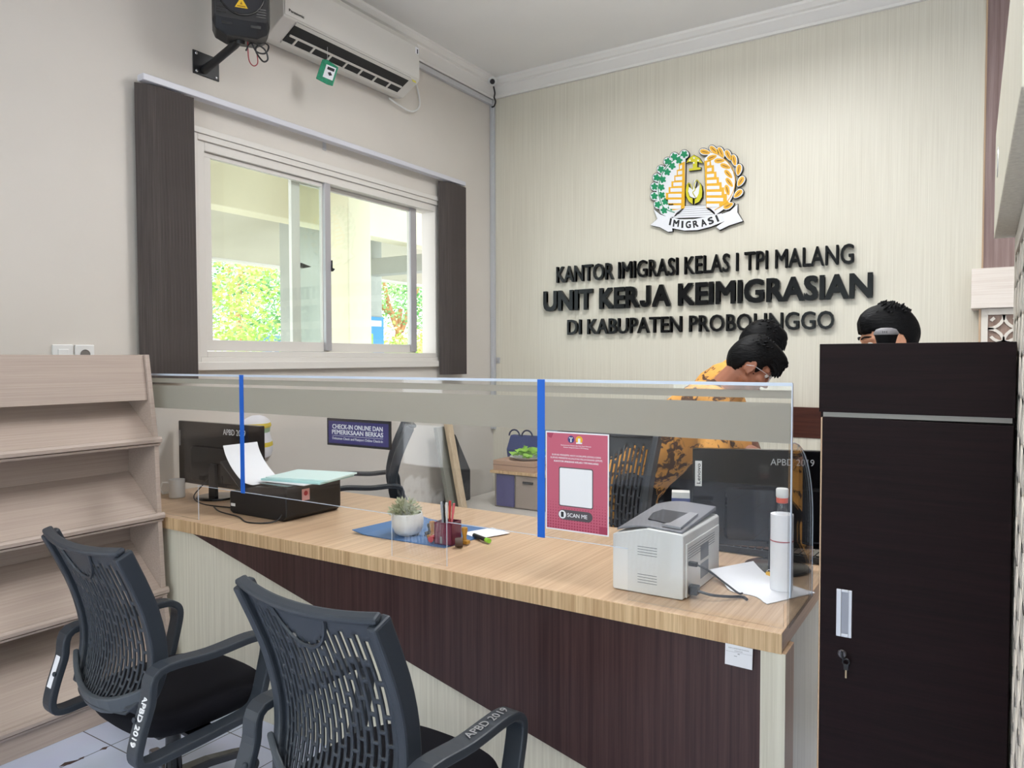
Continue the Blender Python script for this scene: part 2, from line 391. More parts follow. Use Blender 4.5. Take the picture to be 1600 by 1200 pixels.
w.bx(-0.15, 0, -9.05, DY0, 0, 3.57); w.bx(-0.15, 0, DY0, DY1, DZ1, 3.57); w.bx(-0.15, 0, DY1, WY0, 0, 3.57)
w.bx(-0.15, 0, WY0, WY1, 0, WZ0); w.bx(-0.15, 0, WY0, WY1, WZ1, 3.57); w.bx(-0.15, 0, WY1, 0.02, 0, 3.57)
struct(w.build('wall_left', M['paint']))
# laminate cladding of the sign wall, and the reddish board beside it
struct(MB().bx(0.0, 3.228, 0.0, 0.02, 0, 3.57).build('wall_back_cladding', M['panel']))
struct(MB().bx(3.236, 4.6, -0.004, 0.02, 0, 3.57).build('wall_back_board', M['reddish']))
struct(MB().bx(3.228, 3.236, -0.008, 0.02, 0, 3.57).build('trim_3', M['tan']))
# dado: dark strip over pale board
struct(MB().bx(2.05, 3.225, -0.03, 0.0, 0.96, 1.147).build('trim_4', M['dado']))
struct(MB().bx(2.05, 3.225, -0.025, 0.0, 0.142, 0.96).build('trim_5', M['cream_lam']))
# crown moulding
prof = [(0, 3.45), (0.022, 3.45), (0.022, 3.468), (0.034, 3.474), (0.046, 3.492), (0.066, 3.506), (0.072, 3.512), (0.072, 3.524), (0.09, 3.53), (0.104, 3.546), (0.112, 3.552), (0.112, 3.57), (0, 3.57)]
struct(MB().prism([(-a, b) for a, b in prof], 0.0, 4.6, 'x').build('trim_1', M['white'], smooth=30))
struct(MB().prism(prof, -9.05, 0.0, 'y').build('trim_2', M['white'], smooth=30))
# door opening casing behind the viewer
dc = MB(); dc.bx(-0.16, 0.02, DY0-0.08, DY0, 0, DZ1+0.08); dc.bx(-0.16, 0.02, DY1, DY1+0.06, 0, DZ1+0.08); dc.bx(-0.16, 0.02, DY0, DY1, DZ1, DZ1+0.08)
struct(dc.build('door_1', M['white'], bevel=0.004))

# window: outer frame, two sliding sashes with panes and latches
win = bpy.data.objects.new('window_1', None); COL.objects.link(win); struct(win); WM[win] = Matrix()
fr = MB()
for (x0, x1, a, b) in ((-0.12, 0.012, 0.0, 0.03), (-0.12, 0.0, 0.03, 0.075)):
    fr.bx(x0, x1, WY0+a, WY0+b, WZ0+a, WZ1-a); fr.bx(x0, x1, WY1-b, WY1-a, WZ0+a, WZ1-a)
    fr.bx(x0, x1, WY0+b, WY1-b, WZ1-b, WZ1-a); fr.bx(x0, x1, WY0+b, WY1-b, WZ0+a, WZ0+a+0.03)
fr.bx(-0.004, 0.02, WY0-0.04, WY1+0.04, WZ1, WZ1+0.03)
fr.build('window_frame', M['window_paint'], win, bevel=0.003)
MB().bx(0.0, 0.03, WY0-0.03, WY1+0.03, WZ0-0.035, WZ0+0.006).build('window_sill', M['window_paint'], win, bevel=0.003)
def sash(y0, y1, x, mL, mR):
    s = MB(); zb, zt = WZ0+0.062, WZ1-0.077
    s.bx(x-0.012, x+0.012, y0, y1, zb, zb+0.055); s.bx(x-0.012, x+0.012, y0, y1, zt-0.022, zt)
    s.bx(x-0.012, x+0.012, y0, y0+mL, zb+0.055, zt-0.022); s.bx(x-0.012, x+0.012, y1-mR, y1, zb+0.055, zt-0.022)
    o = s.build('sash', M['window_paint'], win, bevel=0.002)
    MB().bx(x-0.003, x+0.003, y0+0.01, y1-0.01, zb+0.02, zt-0.01).build('pane', M['pane'], o)
    return o
s1 = sash(-2.53, -1.70, -0.03, 0.05, 0.045); s2 = sash(-1.937, -0.86, -0.07, 0.062, 0.06)
MB().bx(-0.018, 0.004, -1.742, -1.698, 1.50, 2.474).build('stile', M['window_grey'], s1, bevel=0.002)
MB().bx(-0.058, -0.045, -0.922, -0.862, 1.50, 2.474).build('stile', M['window_grey'], s2, bevel=0.002)
MB().prism([(-1.70, 2.00), (-1.694, 2.03), (-1.694, 1.985), (-1.675, 1.98), (-1.69, 1.965), (-1.70, 1.965)], -0.03, 0.012, 'x').build('latch', M['black'], s1)
MB().prism([(-1.873, 2.00), (-1.80, 1.985), (-1.85, 1.972), (-1.873, 1.975)], -0.075, -0.05, 'x').build('latch', M['black'], s2)

# ------------------------------------------------------------------ outside, beyond the window and the door
og = MB().bx(-40, -0.15, -30, 45, -0.35, -0.25).build('ground', plain('outdoor_paving', srgb(158, 154, 146), 0.9, noise_amt=0.05, nscale=2)); struct(og)
struct(MB().bx(-12, -0.16, -16, -4.4, -0.25, -0.235).build('ground_bounce_patch', plain('white_bounce_ground', srgb(236, 236, 238), 0.8)))  # white patch added as a reflector, brightens the doorway mirrored in the acrylic
vr = MB(); vr.prism([(-3.9, 2.56), (-0.15, 3.3), (-0.15, 3.45), (-3.9, 2.68)], -4.0, 14, 'y'); struct(vr.build('roof_veranda', M['soffit']))
struct(MB().bx(-4.0, -3.86, -4.0, 14, 2.545, 2.70).build('trim_eave', M['white']))
MB().bx(-1.85, -1.65, -4.0, 14, 2.615, 3.12).solo('beam', M['veranda'], 'long yellowed plaster beam under the veranda roof outside the window', 'beam', bevel=0.01)
MB().bx(-1.5, -1.22, -0.33, -0.06, -0.25, 3.2).solo('column', M['veranda'], 'near pale column standing close outside the window beside the centre stile', 'column', group='veranda columns', bevel=0.01)
MB().bx(-2.5, -2.25, 0.03, 0.42, -0.25, 2.95).solo('column', M['concrete'], 'grey veranda column seen through the gap between the two window sashes', 'column', group='veranda columns', bevel=0.01)
MB().bx(-2.5, -2.25, 0.93, 1.20, -0.25, 2.95).solo('column', M['concrete'], 'grey veranda column carrying the blue notice, behind the near pale column', 'column', group='veranda columns', bevel=0.01)
MB().prism([(-2.249, 2.33), (-2.249, 2.5), (-0.17, 2.5), (-0.17, 2.33)], 0.95, 1.12, 'y').solo('crossbeam', M['concrete'], 'grey crossbeam running from the notice column towards the building', 'beam', bevel=0.008)
nb = thing('notice_board', 'small blue notice with pictures on the grey veranda column', 'notice', (-2.24, 1.06, 1.56))
MB().bx(-2.249, -2.23, 0.90, 1.20, 1.50, 1.90).build('panel', plain('notice_blue', srgb(60, 140, 200), 0.5), nb)
MB().bx(-2.23, -2.226, 0.93, 1.03, 1.52, 1.72).build('picture', plain('notice_green', srgb(150, 190, 90), 0.5), nb)
MB().bx(-2.23, -2.226, 0.94, 1.16, 1.80, 1.86).build('heading', M['whiteink'], nb)

def tree(label, base, h, spread, n, m, seed, crown_z, trunk=0.12, branches=()):
    rnd = random.Random(seed); t = thing('tree', label, 'tree', base, 'trees beyond the veranda'); bx, by, bz = base
    tb = MB(); tb.tube(catmull([(bx, by, bz), (bx+0.1, by+0.05, bz+h*0.3), (bx-0.05, by-0.1, bz+h*0.6), (bx, by, bz+h*0.9)], 4), [trunk*(1-0.05*i) for i in range(13)], 8)
    for br in branches: tb.tube(catmull([Vector(p) for p in br], 4), [trunk*0.62*(1-0.04*i) for i in range(4*(len(br)-1)+1)], 7)
    tb.build('trunk', M['bark'], t, smooth=True)
    lf = MB(); cl = []
    for k in range(max(6, n//70)):
        a = rnd.uniform(0, 6.283); rr = spread*math.sqrt(rnd.random())
        cl.append(Vector((bx+rr*math.cos(a)*0.7, by+rr*math.sin(a), rnd.uniform(crown_z[0], crown_z[1]))))
    for k in range(n):
        c = rnd.choice(cl); p = c+Vector((rnd.gauss(0, .28), rnd.gauss(0, .32), rnd.gauss(0, .16)))
        d = Vector((rnd.uniform(-1, 1), rnd.uniform(-1, 1), rnd.uniform(-0.7, 0.4))).normalized(); q = d.orthogonal().normalized()
        l = rnd.uniform(0.06, 0.14); wd = l*0.3
        lf.face([lf.v(p), lf.v(p+d*l*0.5+q*wd), lf.v(p+d*l), lf.v(p+d*l*0.5-q*wd)])
    f = lf.build('foliage', m, t, recalc=False); f['kind'] = 'stuff'
    return t
LG = leafmat('lime_leaves', srgb(160, 200, 84), srgb(214, 230, 138)); MG = leafmat('mid_green_leaves', srgb(92, 158, 92), srgb(176, 212, 146)); DG = leafmat('deep_green_leaves', srgb(80, 142, 98), srgb(146, 196, 142))
tree('lime green bushy tree at the left edge of the window view', (-8.0, 2.6, -0.25), 3.4, 1.5, 5200, LG, 1, (0.6, 3.4))
tree('mid green leafy tree left of the white house outside', (-12.0, 6.9, -0.25), 4.6, 1.9, 6400, MG, 2, (2.0, 5.2))
tree('deep green tree rising behind the white house roof', (-20.0, 12.6, -0.25), 7.0, 3.0, 9000, DG, 3, (2.6, 7.6))
tree('orange barked tree with forked bare branches right of the columns', (-10.0, 10.4, -0.25), 3.4, 1.6, 3200, MG, 4, (2.5, 4.6), 0.13,
     [((-10, 10.4, 2.0), (-10, 10.0, 2.7), (-10, 9.7, 3.6), (-10, 9.6, 4.4)), ((-10, 10.4, 2.2), (-10, 10.8, 2.9), (-10, 11.2, 3.6), (-10, 11.5, 4.4)), ((-10, 10.2, 2.6), (-10, 9.3, 2.9), (-10, 8.8, 2.5), (-10, 8.7, 2.0))])
tree('pale green tree at the right edge of the window view', (-12.0, 14.2, -0.25), 4.4, 2.2, 5000, LG, 5, (1.6, 5.0))
tree('lime shrub low in front of the orange barked tree', (-8.6, 9.0, -0.25), 1.6, 0.9, 2200, LG, 6, (0.6, 1.9), 0.05)
hs = thing('house', 'white house with an arched gable and two blue windows outside', 'building', (-14.0, 9.3, -0.25))
hw = MB(); pts = [(8.15, -0.25), (10.57, -0.25), (10.57, 2.42), (10.1, 2.48), (9.36, 2.40), (8.63, 2.53), (8.45, 2.6), (8.15, 2.24)]
hw.prism(pts, -16, -14.0, 'x'); hw.build('wall', plain('house_white', srgb(236, 238, 240), 0.8), hs)
for y in (8.87, 9.5): MB().bx(-14.03, -13.97, y, y+0.51, 1.5, 2.14).build('window', plain('house_window', srgb(96, 140, 180), 0.3), hs)
fn = thing('garden_wall', 'low white and brick garden wall beyond the forked tree', 'wall', (-13.0, 14, -0.25))
MB().bx(-13.1, -12.9, 10.6, 19, -0.25, 2.05).build('wall', M['white'], fn)
MB().bx(-12.9, -12.84, 13.4, 18, -0.25, 1.95).build('brick_panel', plain('red_brick', srgb(196, 120, 88), 0.9, noise_amt=0.2, nscale=8), fn)

MB.base = UNSCALED

# ------------------------------------------------------------------ service counter
CT, CB = 0.7555, 0.705      # worktop upper and lower faces
CF, CR, CX = -2.90, -2.04, 2.832
ct = thing('service_counter', 'long oak topped service counter with dark brown and cream front', 'counter', (1.42, -2.47, 0))
MB().bx(-0.345, CX, CF, CR, CB, CT).build('worktop', M['oak_top'], ct, bevel=0.0015)
MB().bx(-0.345, CX+0.001, CF-0.002, CF, CB-0.001, CT-0.001).build('edge_band', M['oak_edge'], ct)
MB().prism([(-0.345, 0), (2.781, 0), (2.781, 0.125), (0.39, 0.704), (-0.345, 0.704)], CF+0.012, CF+0.03, 'y').build('lower_panel', M['cream_lam'], ct)
MB().prism([(2.781, 0.1265), (2.781, 0.704), (0.397, 0.704)], CF+0.004, CF+0.03, 'y').build('upper_panel', M['brown'], ct)
MB().bx(2.781, 2.842, CF-0.001, CF+0.002, 0, 0.7045).build('end_strip', M['cream_lam'], ct)
MB().bx(2.783, 2.842, CF+0.0025, CF+0.10, 0, 0.7045).build('end_post', M['tan'], ct, bevel=0.001)
MB().bx(2.80, 2.825, CF+0.10, CR, 0, 0.7045).build('end_panel', M['cream_lam'], ct)

# notice card hanging under the edge
nc = thing('notice_card', 'small white notice card stuck below the counter edge near its right end', 'notice', (2.727, CF-0.004, 0.65))
MB(Matrix.Translation((2.727, CF-0.005, 0.679)) @ Matrix.Rotation(R(1.0), 4, 'Y')).bx(-0.035, 0.035, -0.0006, 0.0006, -0.029, 0.026).build('card', M['paper'], nc)
k = MB(Matrix.Translation((2.727, CF-0.0058, 0.679)))
k.text('KARTU INVENTARIS RUANGAN', (0, 0, 0.016), (1, 0, 0), (0, 0, 1), w=0.052, h=0.0032, depth=0.0002, align='C')
k.text('KANTOR', (0, 0, 0.010), (1, 0, 0), (0, 0, 1), w=0.02, h=0.0028, depth=0.0002, align='C')
k.bx(-0.033, 0.033, -0.0003, 0, 0.0075, 0.0079); k.bx(-0.0025, 0.0025, -0.0003, 0, 0.003, 0.005); k.bx(-0.012, -0.004, -0.0003, 0, -0.003, -0.0018)
k.build('print', M['greyink'], nc)

# ------------------------------------------------------------------ acrylic screen on the counter
GY = -2.862; GT = 1.384; GB = 0.905
def screen(x0, x1, poly, label, tape=None):
    t = thing('acrylic_screen', label, 'screen', ((x0+x1)/2, GY, CT), 'clear acrylic screens along the counter')
    MB().prism(poly, GY-0.004, GY+0.004, 'y').build('pane', M['acrylic'], t)
    MB().bx(x0+0.001, x1-0.001, GY-0.0047, GY+0.0045, GT-0.007, GT+0.0015).build('top_edge', M['acryl_edge_glint'], t)
    n = len(poly)
    for i in range(n):
        (xa, za), (xb, zb) = poly[i], poly[(i+1) % n]
        if max(za, zb) < GB+0.002 and -0.3 < min(xa, xb) < 2.3 and (max(za, zb) > CT+0.01): MB().tube([(xa, GY-0.004, za), (xb, GY-0.004, zb)], 0.0011, 6).build('painted_edge_glint', M['acryl_edge_glint'], t)
    f = MB()
    for a, b in ((1.232, 1.334), (1.3455, 1.366)): f.bx(x0+0.002, x1-(0.003 if x1 > 2.8 else 0.0), GY-0.0052, GY-0.0045, a, b)
    f.build('frosted_band', M['frost'], t)
    if tape: MB().bx(tape-0.013, tape+0.013, GY-0.0066, GY-0.0054, GB-0.004, GT+0.001).build('blue_strip', M['blue'], t)
    return t
def leg(x0, x1, a, b): return [(x0, GB), (a, GB), (a, CT+0.001), (b, CT+0.001), (b, GB), (x1, GB)]
screen(-0.34, 0.704, [(-0.34, CT+0.001), (0.404, CT+0.001), (0.404, GB), (0.704, GB), (0.704, GT), (-0.34, GT)], 'leftmost clear acrylic screen, between the shelf rack and the first blue strip', 0.704)
screen(0.706, 2.115, [(0.706, GB), (1.507, GB), (1.507, CT+0.001), (1.75, CT+0.001), (1.75, GB), (2.115, GB), (2.115, GT), (0.706, GT)], 'long middle acrylic screen between the two blue strips', 2.115)
screen(2.117, 2.845, [(2.117, GB), (2.40, GB), (2.40, CT+0.001), (2.828, CT+0.001), (2.828, 0.82), (2.845, 0.84), (2.845, GT), (2.117, GT)], 'right hand acrylic screen in front of the white printer and the bottle')
sd = thing('acrylic_side_screen', 'small curved clear side screen at the right end of the counter', 'screen', (2.836, -2.69, CT))
pr = [(GY+0.006, CT+0.001), (-2.545, CT+0.001)]+[(-2.545-0.30*(1-math.cos(R(a))), 0.98+0.25*math.sin(R(a))) for a in range(0, 91, 9)]+[(GY+0.006, 1.23)]
MB().prism(pr, 2.8345, 2.8405, 'x').build('pane', M['acrylic'], sd)
q = [(2.8375, y, z) for y, z in pr[1:-1]]
MB().tube(q, 0.0016, 6).build('painted_edge_glint', M['acryl_edge_glint'], sd, smooth=True)
MB().bx(2.8425, 2.8455, GY-0.0046, GY+0.0046, 0.84, GT).build('end_edge', M['acryl_edge_glint'], sd)

# crimson survey poster taped on the acrylic (its square code is left out)
po = thing('survey_poster', 'crimson survey poster with a white square and scan prompt on the acrylic screen', 'poster', (2.235, GY-0.008, 0.93))
PX0, PX1, PZ0, PZ1, PY = 2.132, 2.342, 0.932, 1.229, GY-0.0065
MB().bx(PX0, PX1, PY-0.0008, PY, PZ0, PZ1).build('sheet', M['paper'], po)
MB().bx(PX0+0.004, PX1-0.004, PY-0.0012, PY-0.0008, PZ0+0.004, PZ1-0.004).build('print_ground', M['red_poster'], po)
pd = MB()
for i in range(22):
    for j in range(10):
        x = PX0+0.008+i*0.0091; z = PZ0+0.008+j*0.0085; s = 0.0028*(1-j/13); pd.bx(x-s, x+s, PY-0.0015, PY-0.0012, z-s, z+s)
pd.build('dot_pattern', M['dark_red'], po); pd = MB()
pd.prism([(PX0+0.004, PZ1-0.004), (PX0+0.028, PZ1-0.004), (PX0+0.02, PZ1-0.02), (PX0+0.01, PZ1-0.018)], PY-0.0015, PY-0.0012, 'y')
pd.build('corner_mark', M['dark_red'], po); pd = MB()
pd.prism([(PX1-0.03, PZ0+0.004), (PX1-0.004, PZ0+0.004), (PX1-0.004, PZ0+0.026), (PX1-0.03, PZ0+0.026)], PY-0.0016, PY-0.0012, 'y')
pd.build('corner_mark', M['dark_red'], po)
def rrect(x0, x1, z0, z1, r, n=5):
    out = []
    for cx, cz, a in ((x1-r, z1-r, 0), (x0+r, z1-r, 90), (x0+r, z0+r, 180), (x1-r, z0+r, 270)):
        out += [(cx+r*math.cos(R(a+90*i/n)), cz+r*math.sin(R(a+90*i/n))) for i in range(n+1)]
    return out
pg = MB(); pg.prism(rrect(PX0+0.046, PX1-0.05, 1.006, 1.124, 0.006), PY-0.0017, PY-0.0012, 'y'); pg.prism(rrect(PX0+0.044, PX1-0.052, 0.966, 0.996, 0.0149), PY-0.0017, PY-0.0012, 'y')
pg.build('scan_label', M['pillgrey'], po)
pw = MB(); pw.prism(rrect(PX0+0.049, PX1-0.053, 1.009, 1.121, 0.004), PY-0.0021, PY-0.0017, 'y')
xc = PX0+0.058; pw.prism([(xc+0.0125*math.cos(R(a)), 0.981+0.0125*math.sin(R(a))) for a in range(0, 360, 18)], PY-0.0021, PY-0.0017, 'y')
pw.text('SCAN ME', (PX0+0.075, PY-0.0017, 0.9755), (1, 0, 0), (0, 0, 1), w=0.066, h=0.0115, depth=0.0004, bold=0.006)
for tx, z, ww, hh, b in (('Kementerian Hukum dan Hak Asasi Manusia', 1.188, 0.10, 0.0034, 0.0), ('Kantor Imigrasi Kelas I TPI Malang', 1.182, 0.082, 0.0034, 0.0),
                      ('SURVEI PERSEPSI ANTI KORUPSI (SPAK) DAN', 1.157, 0.162, 0.005, 0.004), ('SURVEI PERSEPSI KUALITAS PELAYANAN (SPKP)', 1.148, 0.172, 0.005, 0.004), ('KANTOR IMIGRASI KELAS I TPI MALANG', 1.138, 0.148, 0.0052, 0.02)):
    pw.text(tx, (2.235, PY-0.0012, z), (1, 0, 0), (0, 0, 1), w=ww, h=hh, depth=0.0004, bold=b, align='C')
pw.build('white_print', M['whiteink'], po)
MB().prism(rrect(xc-0.0045, xc+0.0045, 0.973, 0.989, 0.002), PY-0.0025, PY-0.0021, 'y').build('phone_symbol', M['ink'], po)
MB().prism([(2.219+0.011*math.cos(R(a)), 1.208+0.011*math.sin(R(a))) for a in range(0, 360, 24)], PY-0.0017, PY-0.0012, 'y').build('emblem', M['navy'], po)
MB().prism([(2.246+0.0115*math.cos(R(a)), 1.208+0.0115*math.sin(R(a))) for a in range(0, 360, 24)], PY-0.0017, PY-0.0012, 'y').build('emblem', M['gold'], po)
k = MB(); k.prism([(2.242, 1.199), (2.25, 1.199), (2.25, 1.212), (2.242, 1.212)], PY-0.002, PY-0.0017, 'y'); k.bx(2.236, 2.256, PY-0.0021, PY-0.0017, 1.196, 1.2); k.bx(2.217, 2.221, PY-0.002, PY-0.0017, 1.2, 1.214); k.bx(2.213, 2.225, PY-0.002, PY-0.0017, 1.211, 1.214)
k.build('emblem_detail', M['whiteink'], po)

# navy desk sign behind the acrylic
sg = thing('check_in_sign', 'navy check-in sign with white lettering fixed behind the middle acrylic screen', 'sign', (1.34, GY+0.01, 1.13))
SX0, SX1, SZ0, SZ1, SY = 1.181, 1.496, 1.128, 1.229, GY+0.006
MB().bx(SX0, SX1, SY, SY+0.006, SZ0, SZ1).build('frame', M['black'], sg, bevel=0.001)
MB().bx(SX0+0.009, SX1-0.009, SY-0.0006, SY, SZ0+0.009, SZ1-0.010).build('face', M['navy'], sg)
k = MB()
k.text('CHECK-IN ONLINE DAN', (1.335, SY-0.0006, 1.191), (1, 0, 0), (0, 0, 1), w=0.25, h=0.0165, depth=0.0006, bold=0.018, align='C')
k.text('PEMERIKSAAN BERKAS', (1.335, SY-0.0006, 1.1705), (1, 0, 0), (0, 0, 1), w=0.254, h=0.0165, depth=0.0006, bold=0.018, align='C')
k.bx(1.209, 1.461, SY-0.001, SY-0.0006, 1.1645, 1.1657)
k.text('Dokumen Check and Passport Online Check-in', (1.335, SY-0.0006, 1.151), (1, 0, 0), (0, 0, 1), w=0.25, h=0.009, depth=0.0006, bold=0.004, align='C')
k.build('lettering', M['whiteink'], sg)

# ------------------------------------------------------------------ things on the counter
def monitor(label, x0, x1, y, z0, z1, mark, rot=0, sx=None):
    """office monitor seen from behind"""
    xc = (x0+x1)/2; t = thing('computer_monitor', label, 'monitor', (xc, y, CT), 'monitors seen from behind')
    m0 = Matrix.Translation((xc, y, 0)) @ Matrix.Rotation(rot, 4, 'Z'); h = (x1-x0)/2
    MB(m0).prism(rrect(-h, h, z0, z1, 0.006), 0, 0.03, 'y').build('housing', M['black_gloss'], t, bevel=0.003)
    MB(m0).bx(-h+0.012, h-0.012, 0.0301, 0.0312, z0+0.022, z1-0.012).build('display', M['ink'], t)
    b = MB(m0); b.prism(rrect(-h*0.62, h*0.62, z0+0.02, z0+(z1-z0)*0.62, 0.02), -0.018, 0.001, 'y'); b.build('rear_bulge', M['black_gloss'], t, bevel=0.008)
    s = MB(m0); s.prism([(-0.03, CT+0.012), (0.03, CT+0.012), (0.024, z0+0.12), (-0.024, z0+0.12)], -0.035, -0.018, 'y'); s.build('stand', M['black'], t, bevel=0.004)
    s = MB(m0); s.lathe([(0, CT+0.0005), (0.10, CT+0.0005), (0.105, CT+0.005), (0.10, CT+0.011), (0.03, CT+0.014), (0, CT+0.014)], (0, 0.0, 0)); s.build('base', M['black_gloss'], t, smooth=30)
    for (tx, fx, fz, ww, hh, mat) in mark:
        k = MB(m0); k.text(tx, (-h+fx, -0.0002, z1-fz), (1, 0, 0), (0, 0, 1), w=ww, h=hh, depth=0.0004, bold=-0.003); k.build('lettering', mat, t)
    return t, m0, h
t, m0, h = monitor('black monitor behind the leftmost acrylic screen, paper tray before it', -0.30, 0.345, -2.495, 0.808, 1.130, [('APBD 2019', 0.37, 0.055, 0.17, 0.028, M['whiteink'])], R(0))
MB(m0).bx(-h+0.004, -h+0.018, -0.0008, 0, 1.00, 1.08).build('sticker', M['greyink'], t)
t, m0, h = monitor('black monitor with a white name tag behind the white laser printer', 2.414, 2.954, -2.308, 0.825, 1.147, [('APBD 2019', 0.248, 0.05, 0.135, 0.021, M['greyink'])], R(20))
MB(m0).bx(-h+0.008, -h+0.030, -0.0008, 0, 1.02, 1.105).build('sticker', M['whiteplast'], t)
k = MB(m0); k.text('Lenovo', (-h+0.0255, -0.0008, 1.028), (0, 0, 1), (-1, 0, 0), w=0.068, h=0.012, depth=0.0004, bold=0.012); k.build('lettering', M['ink'], t)

# keyboard
kb = thing('keyboard', 'black keyboard lying under the right hand monitor', 'keyboard', (2.68, -2.12, CT))
MB().prism([(-2.19, CT+0.001), (-2.05, CT+0.001), (-2.05, CT+0.014), (-2.19, CT+0.024)], 2.45, 2.91, 'x').build('case', M['black'], kb, bevel=0.002)
kk = MB()
for j in range(5):
    for i in range(18):
        x = 2.46+i*0.0248; y = -2.182+j*0.026; z = CT+0.0235-j*0.0018; kk.bx(x, x+0.02, y, y+0.02, z-0.002, z+0.004)
kk.build('keys', M['black_gloss'], kb)

# mug
mg = thing('mug', 'white mug with dark print left of the left hand monitor stand', 'mug', (-0.16, -2.60, CT))
MB().lathe([(0, CT+0.0005), (0.034, CT+0.0005), (0.038, CT+0.006), (0.038, CT+0.092), (0.035, CT+0.092), (0.034, CT+0.012), (0, CT+0.012)], (-0.16, -2.60, 0)).build('cup', M['whiteplast'], mg, smooth=30)
MB().tube([(-0.186, -2.626, CT+0.075), (-0.207, -2.647, CT+0.078), (-0.217, -2.656, CT+0.05), (-0.207, -2.647, CT+0.022), (-0.186, -2.626, CT+0.025)], 0.005, 8).build('handle', M['whiteplast'], mg, smooth=True)

# inkjet printer with its sheet feeder
ip = thing('inkjet_printer', 'black inkjet printer loaded with white sheets behind the acrylic', 'printer', (0.57, -2.55, CT))
MB().prism([(0.39, CT+0.012), (0.41, CT+0.001), (0.745, CT+0.001), (0.768, CT+0.02), (0.768, CT+0.145), (0.74, CT+0.15), (0.56, CT+0.135), (0.39, CT+0.10)], -2.70, -2.385, 'y').build('body', M['black'], ip, bevel=0.006)
MB().bx(0.58, 0.762, -2.69, -2.395, CT+0.141, CT+0.150).build('lid', M['black_gloss'], ip, bevel=0.003)
MB().prism([(0.46, 0.862), (0.47, 0.854), (0.318, 0.985), (0.31, 0.977)], -2.69, -2.515, 'y').build('paper_support', plain('dark_grey_plastic', srgb(60, 58, 58), 0.5), ip, bevel=0.003)
MB().bx(0.768, 0.7686, -2.615, -2.572, 0.835, 0.885).build('sticker', plain('pink_sticker', srgb(226, 170, 170), 0.5), ip)
MB(Matrix.Translation((0.769, -2.594, 0.866)) @ Matrix.Rotation(R(90), 4, 'Y')).lathe([(0, 0), (0.011, 0), (0.011, 0.0004), (0, 0.0004)], seg=16).build('sticker', plain('red_sticker', srgb(176, 40, 52), 0.5), ip)
MB().bx(0.40, 0.43, -2.7006, -2.70, 0.79, 0.803).build('label_plate', M['whiteplast'], ip)
cp = []
for i in range(14):
    a = i/13; cp.append((0.505-0.175*a-0.05*math.sin(a*1.7)*0.4, 0.892+0.15*a+0.0*a, a))
sheet = MB()
pth = catmull([(0.55, 0, 0.895), (0.48, 0, 0.905), (0.41, 0, 0.955), (0.365, 0, 1.01), (0.345, 0, 1.055)], 5)
sheet.rings([[(p.x, y, p.z+d) for y, d in ((-2.697, 0), (-2.51, 0), (-2.51, 0.0025), (-2.697, 0.0025))] for p in pth])
sheet.solo('paper_sheets', M['paper'], 'curling white sheets standing in the black inkjet printer', 'paper', smooth=60)
def doc(name, mat, label, c, sz, rot, group=None, thick=0.003, name_z=0):
    return MB(Matrix.Translation(c) @ Matrix.Rotation(rot, 4, 'Z')).bx(-sz[0]/2, sz[0]/2, -sz[1]/2, sz[1]/2, 0, thick).solo(name, mat, label, 'paper', group)
teal = plain('pale_teal_card', srgb(176, 222, 222), 0.6); teal2 = plain('mint_card', srgb(214, 238, 236), 0.6)
doc('paper_sheet', M['paper'], 'white sheet lying lowest on top of the black inkjet printer', (0.66, -2.53, CT+0.1515), (0.28, 0.24), R(4))
doc('document_folder', teal, 'teal document folder under the mint one on the black inkjet printer', (0.68, -2.50, CT+0.155), (0.32, 0.25), R(10), 'folders on the inkjet printer', 0.008)
doc('document_folder', teal2, 'mint document folder topmost on the black inkjet printer', (0.69, -2.485, CT+0.1635), (0.32, 0.24), R(14), 'folders on the inkjet printer', 0.007)

def cable(name, pts, r, mat, label, group=None, n=8):
    o = MB().tube(catmull(pts, n), r, 8).solo(name, mat, label, 'cable', group, smooth=True); return o
cz = CT+0.0035
cable('power_cable', [(0.22, -2.66, cz), (0.34, -2.715, cz), (0.50, -2.74, cz), (0.62, -2.79, cz), (0.70, -2.77, cz), (0.745, -2.735, cz+0.008), (0.75, -2.71, cz+0.03)], 0.0032, M['black'], 'black cable looping on the counter before the inkjet printer')
cable('monitor_cable', [(0.03, -2.551, 0.86), (0.0, -2.575, 0.82), (-0.02, -2.60, cz+0.02), (0.03, -2.62, cz), (0.16, -2.65, cz), (0.30, -2.63, cz)], 0.003, M['black'], 'thin black cable dropping from the left hand monitor')
# planter
pl = thing('planter', 'round white pot with a pale bushy plant on the blue folder', 'plant', (1.352, -2.60, CT))
pz = CT+0.0045
MB().lathe([(0, pz), (0.038, pz), (0.052, pz+0.012), (0.061, pz+0.035), (0.062, pz+0.06), (0.057, pz+0.086), (0.053, pz+0.086), (0.056, pz+0.06), (0.05, pz+0.07), (0, pz+0.072)], (1.352, -2.60, 0)).build('pot', M['whiteplast'], pl, smooth=50)
rnd = random.Random(3); lf = MB()
for i in range(520):
    a = rnd.uniform(0, 6.283); e = math.acos(rnd.uniform(0.0, 1)); d = Vector((math.sin(e)*math.cos(a), math.sin(e)*math.sin(a), math.cos(e)*1.0))
    c = Vector((1.34, -2.60, pz+0.078))+d*rnd.uniform(0.02, 0.06); o = d.orthogonal().normalized()
    o = Matrix.Rotation(rnd.uniform(0, 6.28), 3, d) @ o; l = 0.018
    lf.face([lf.v(c), lf.v(c+d*l*.5+o*0.004), lf.v(c+d*l), lf.v(c+d*l*.5-o*0.004)])
k = lf.build('foliage', plain('sage_leaf', srgb(186, 190, 158), 0.8, noise_amt=0.15, nscale=60), pl, recalc=False); k['kind'] = 'stuff'
st = MB()
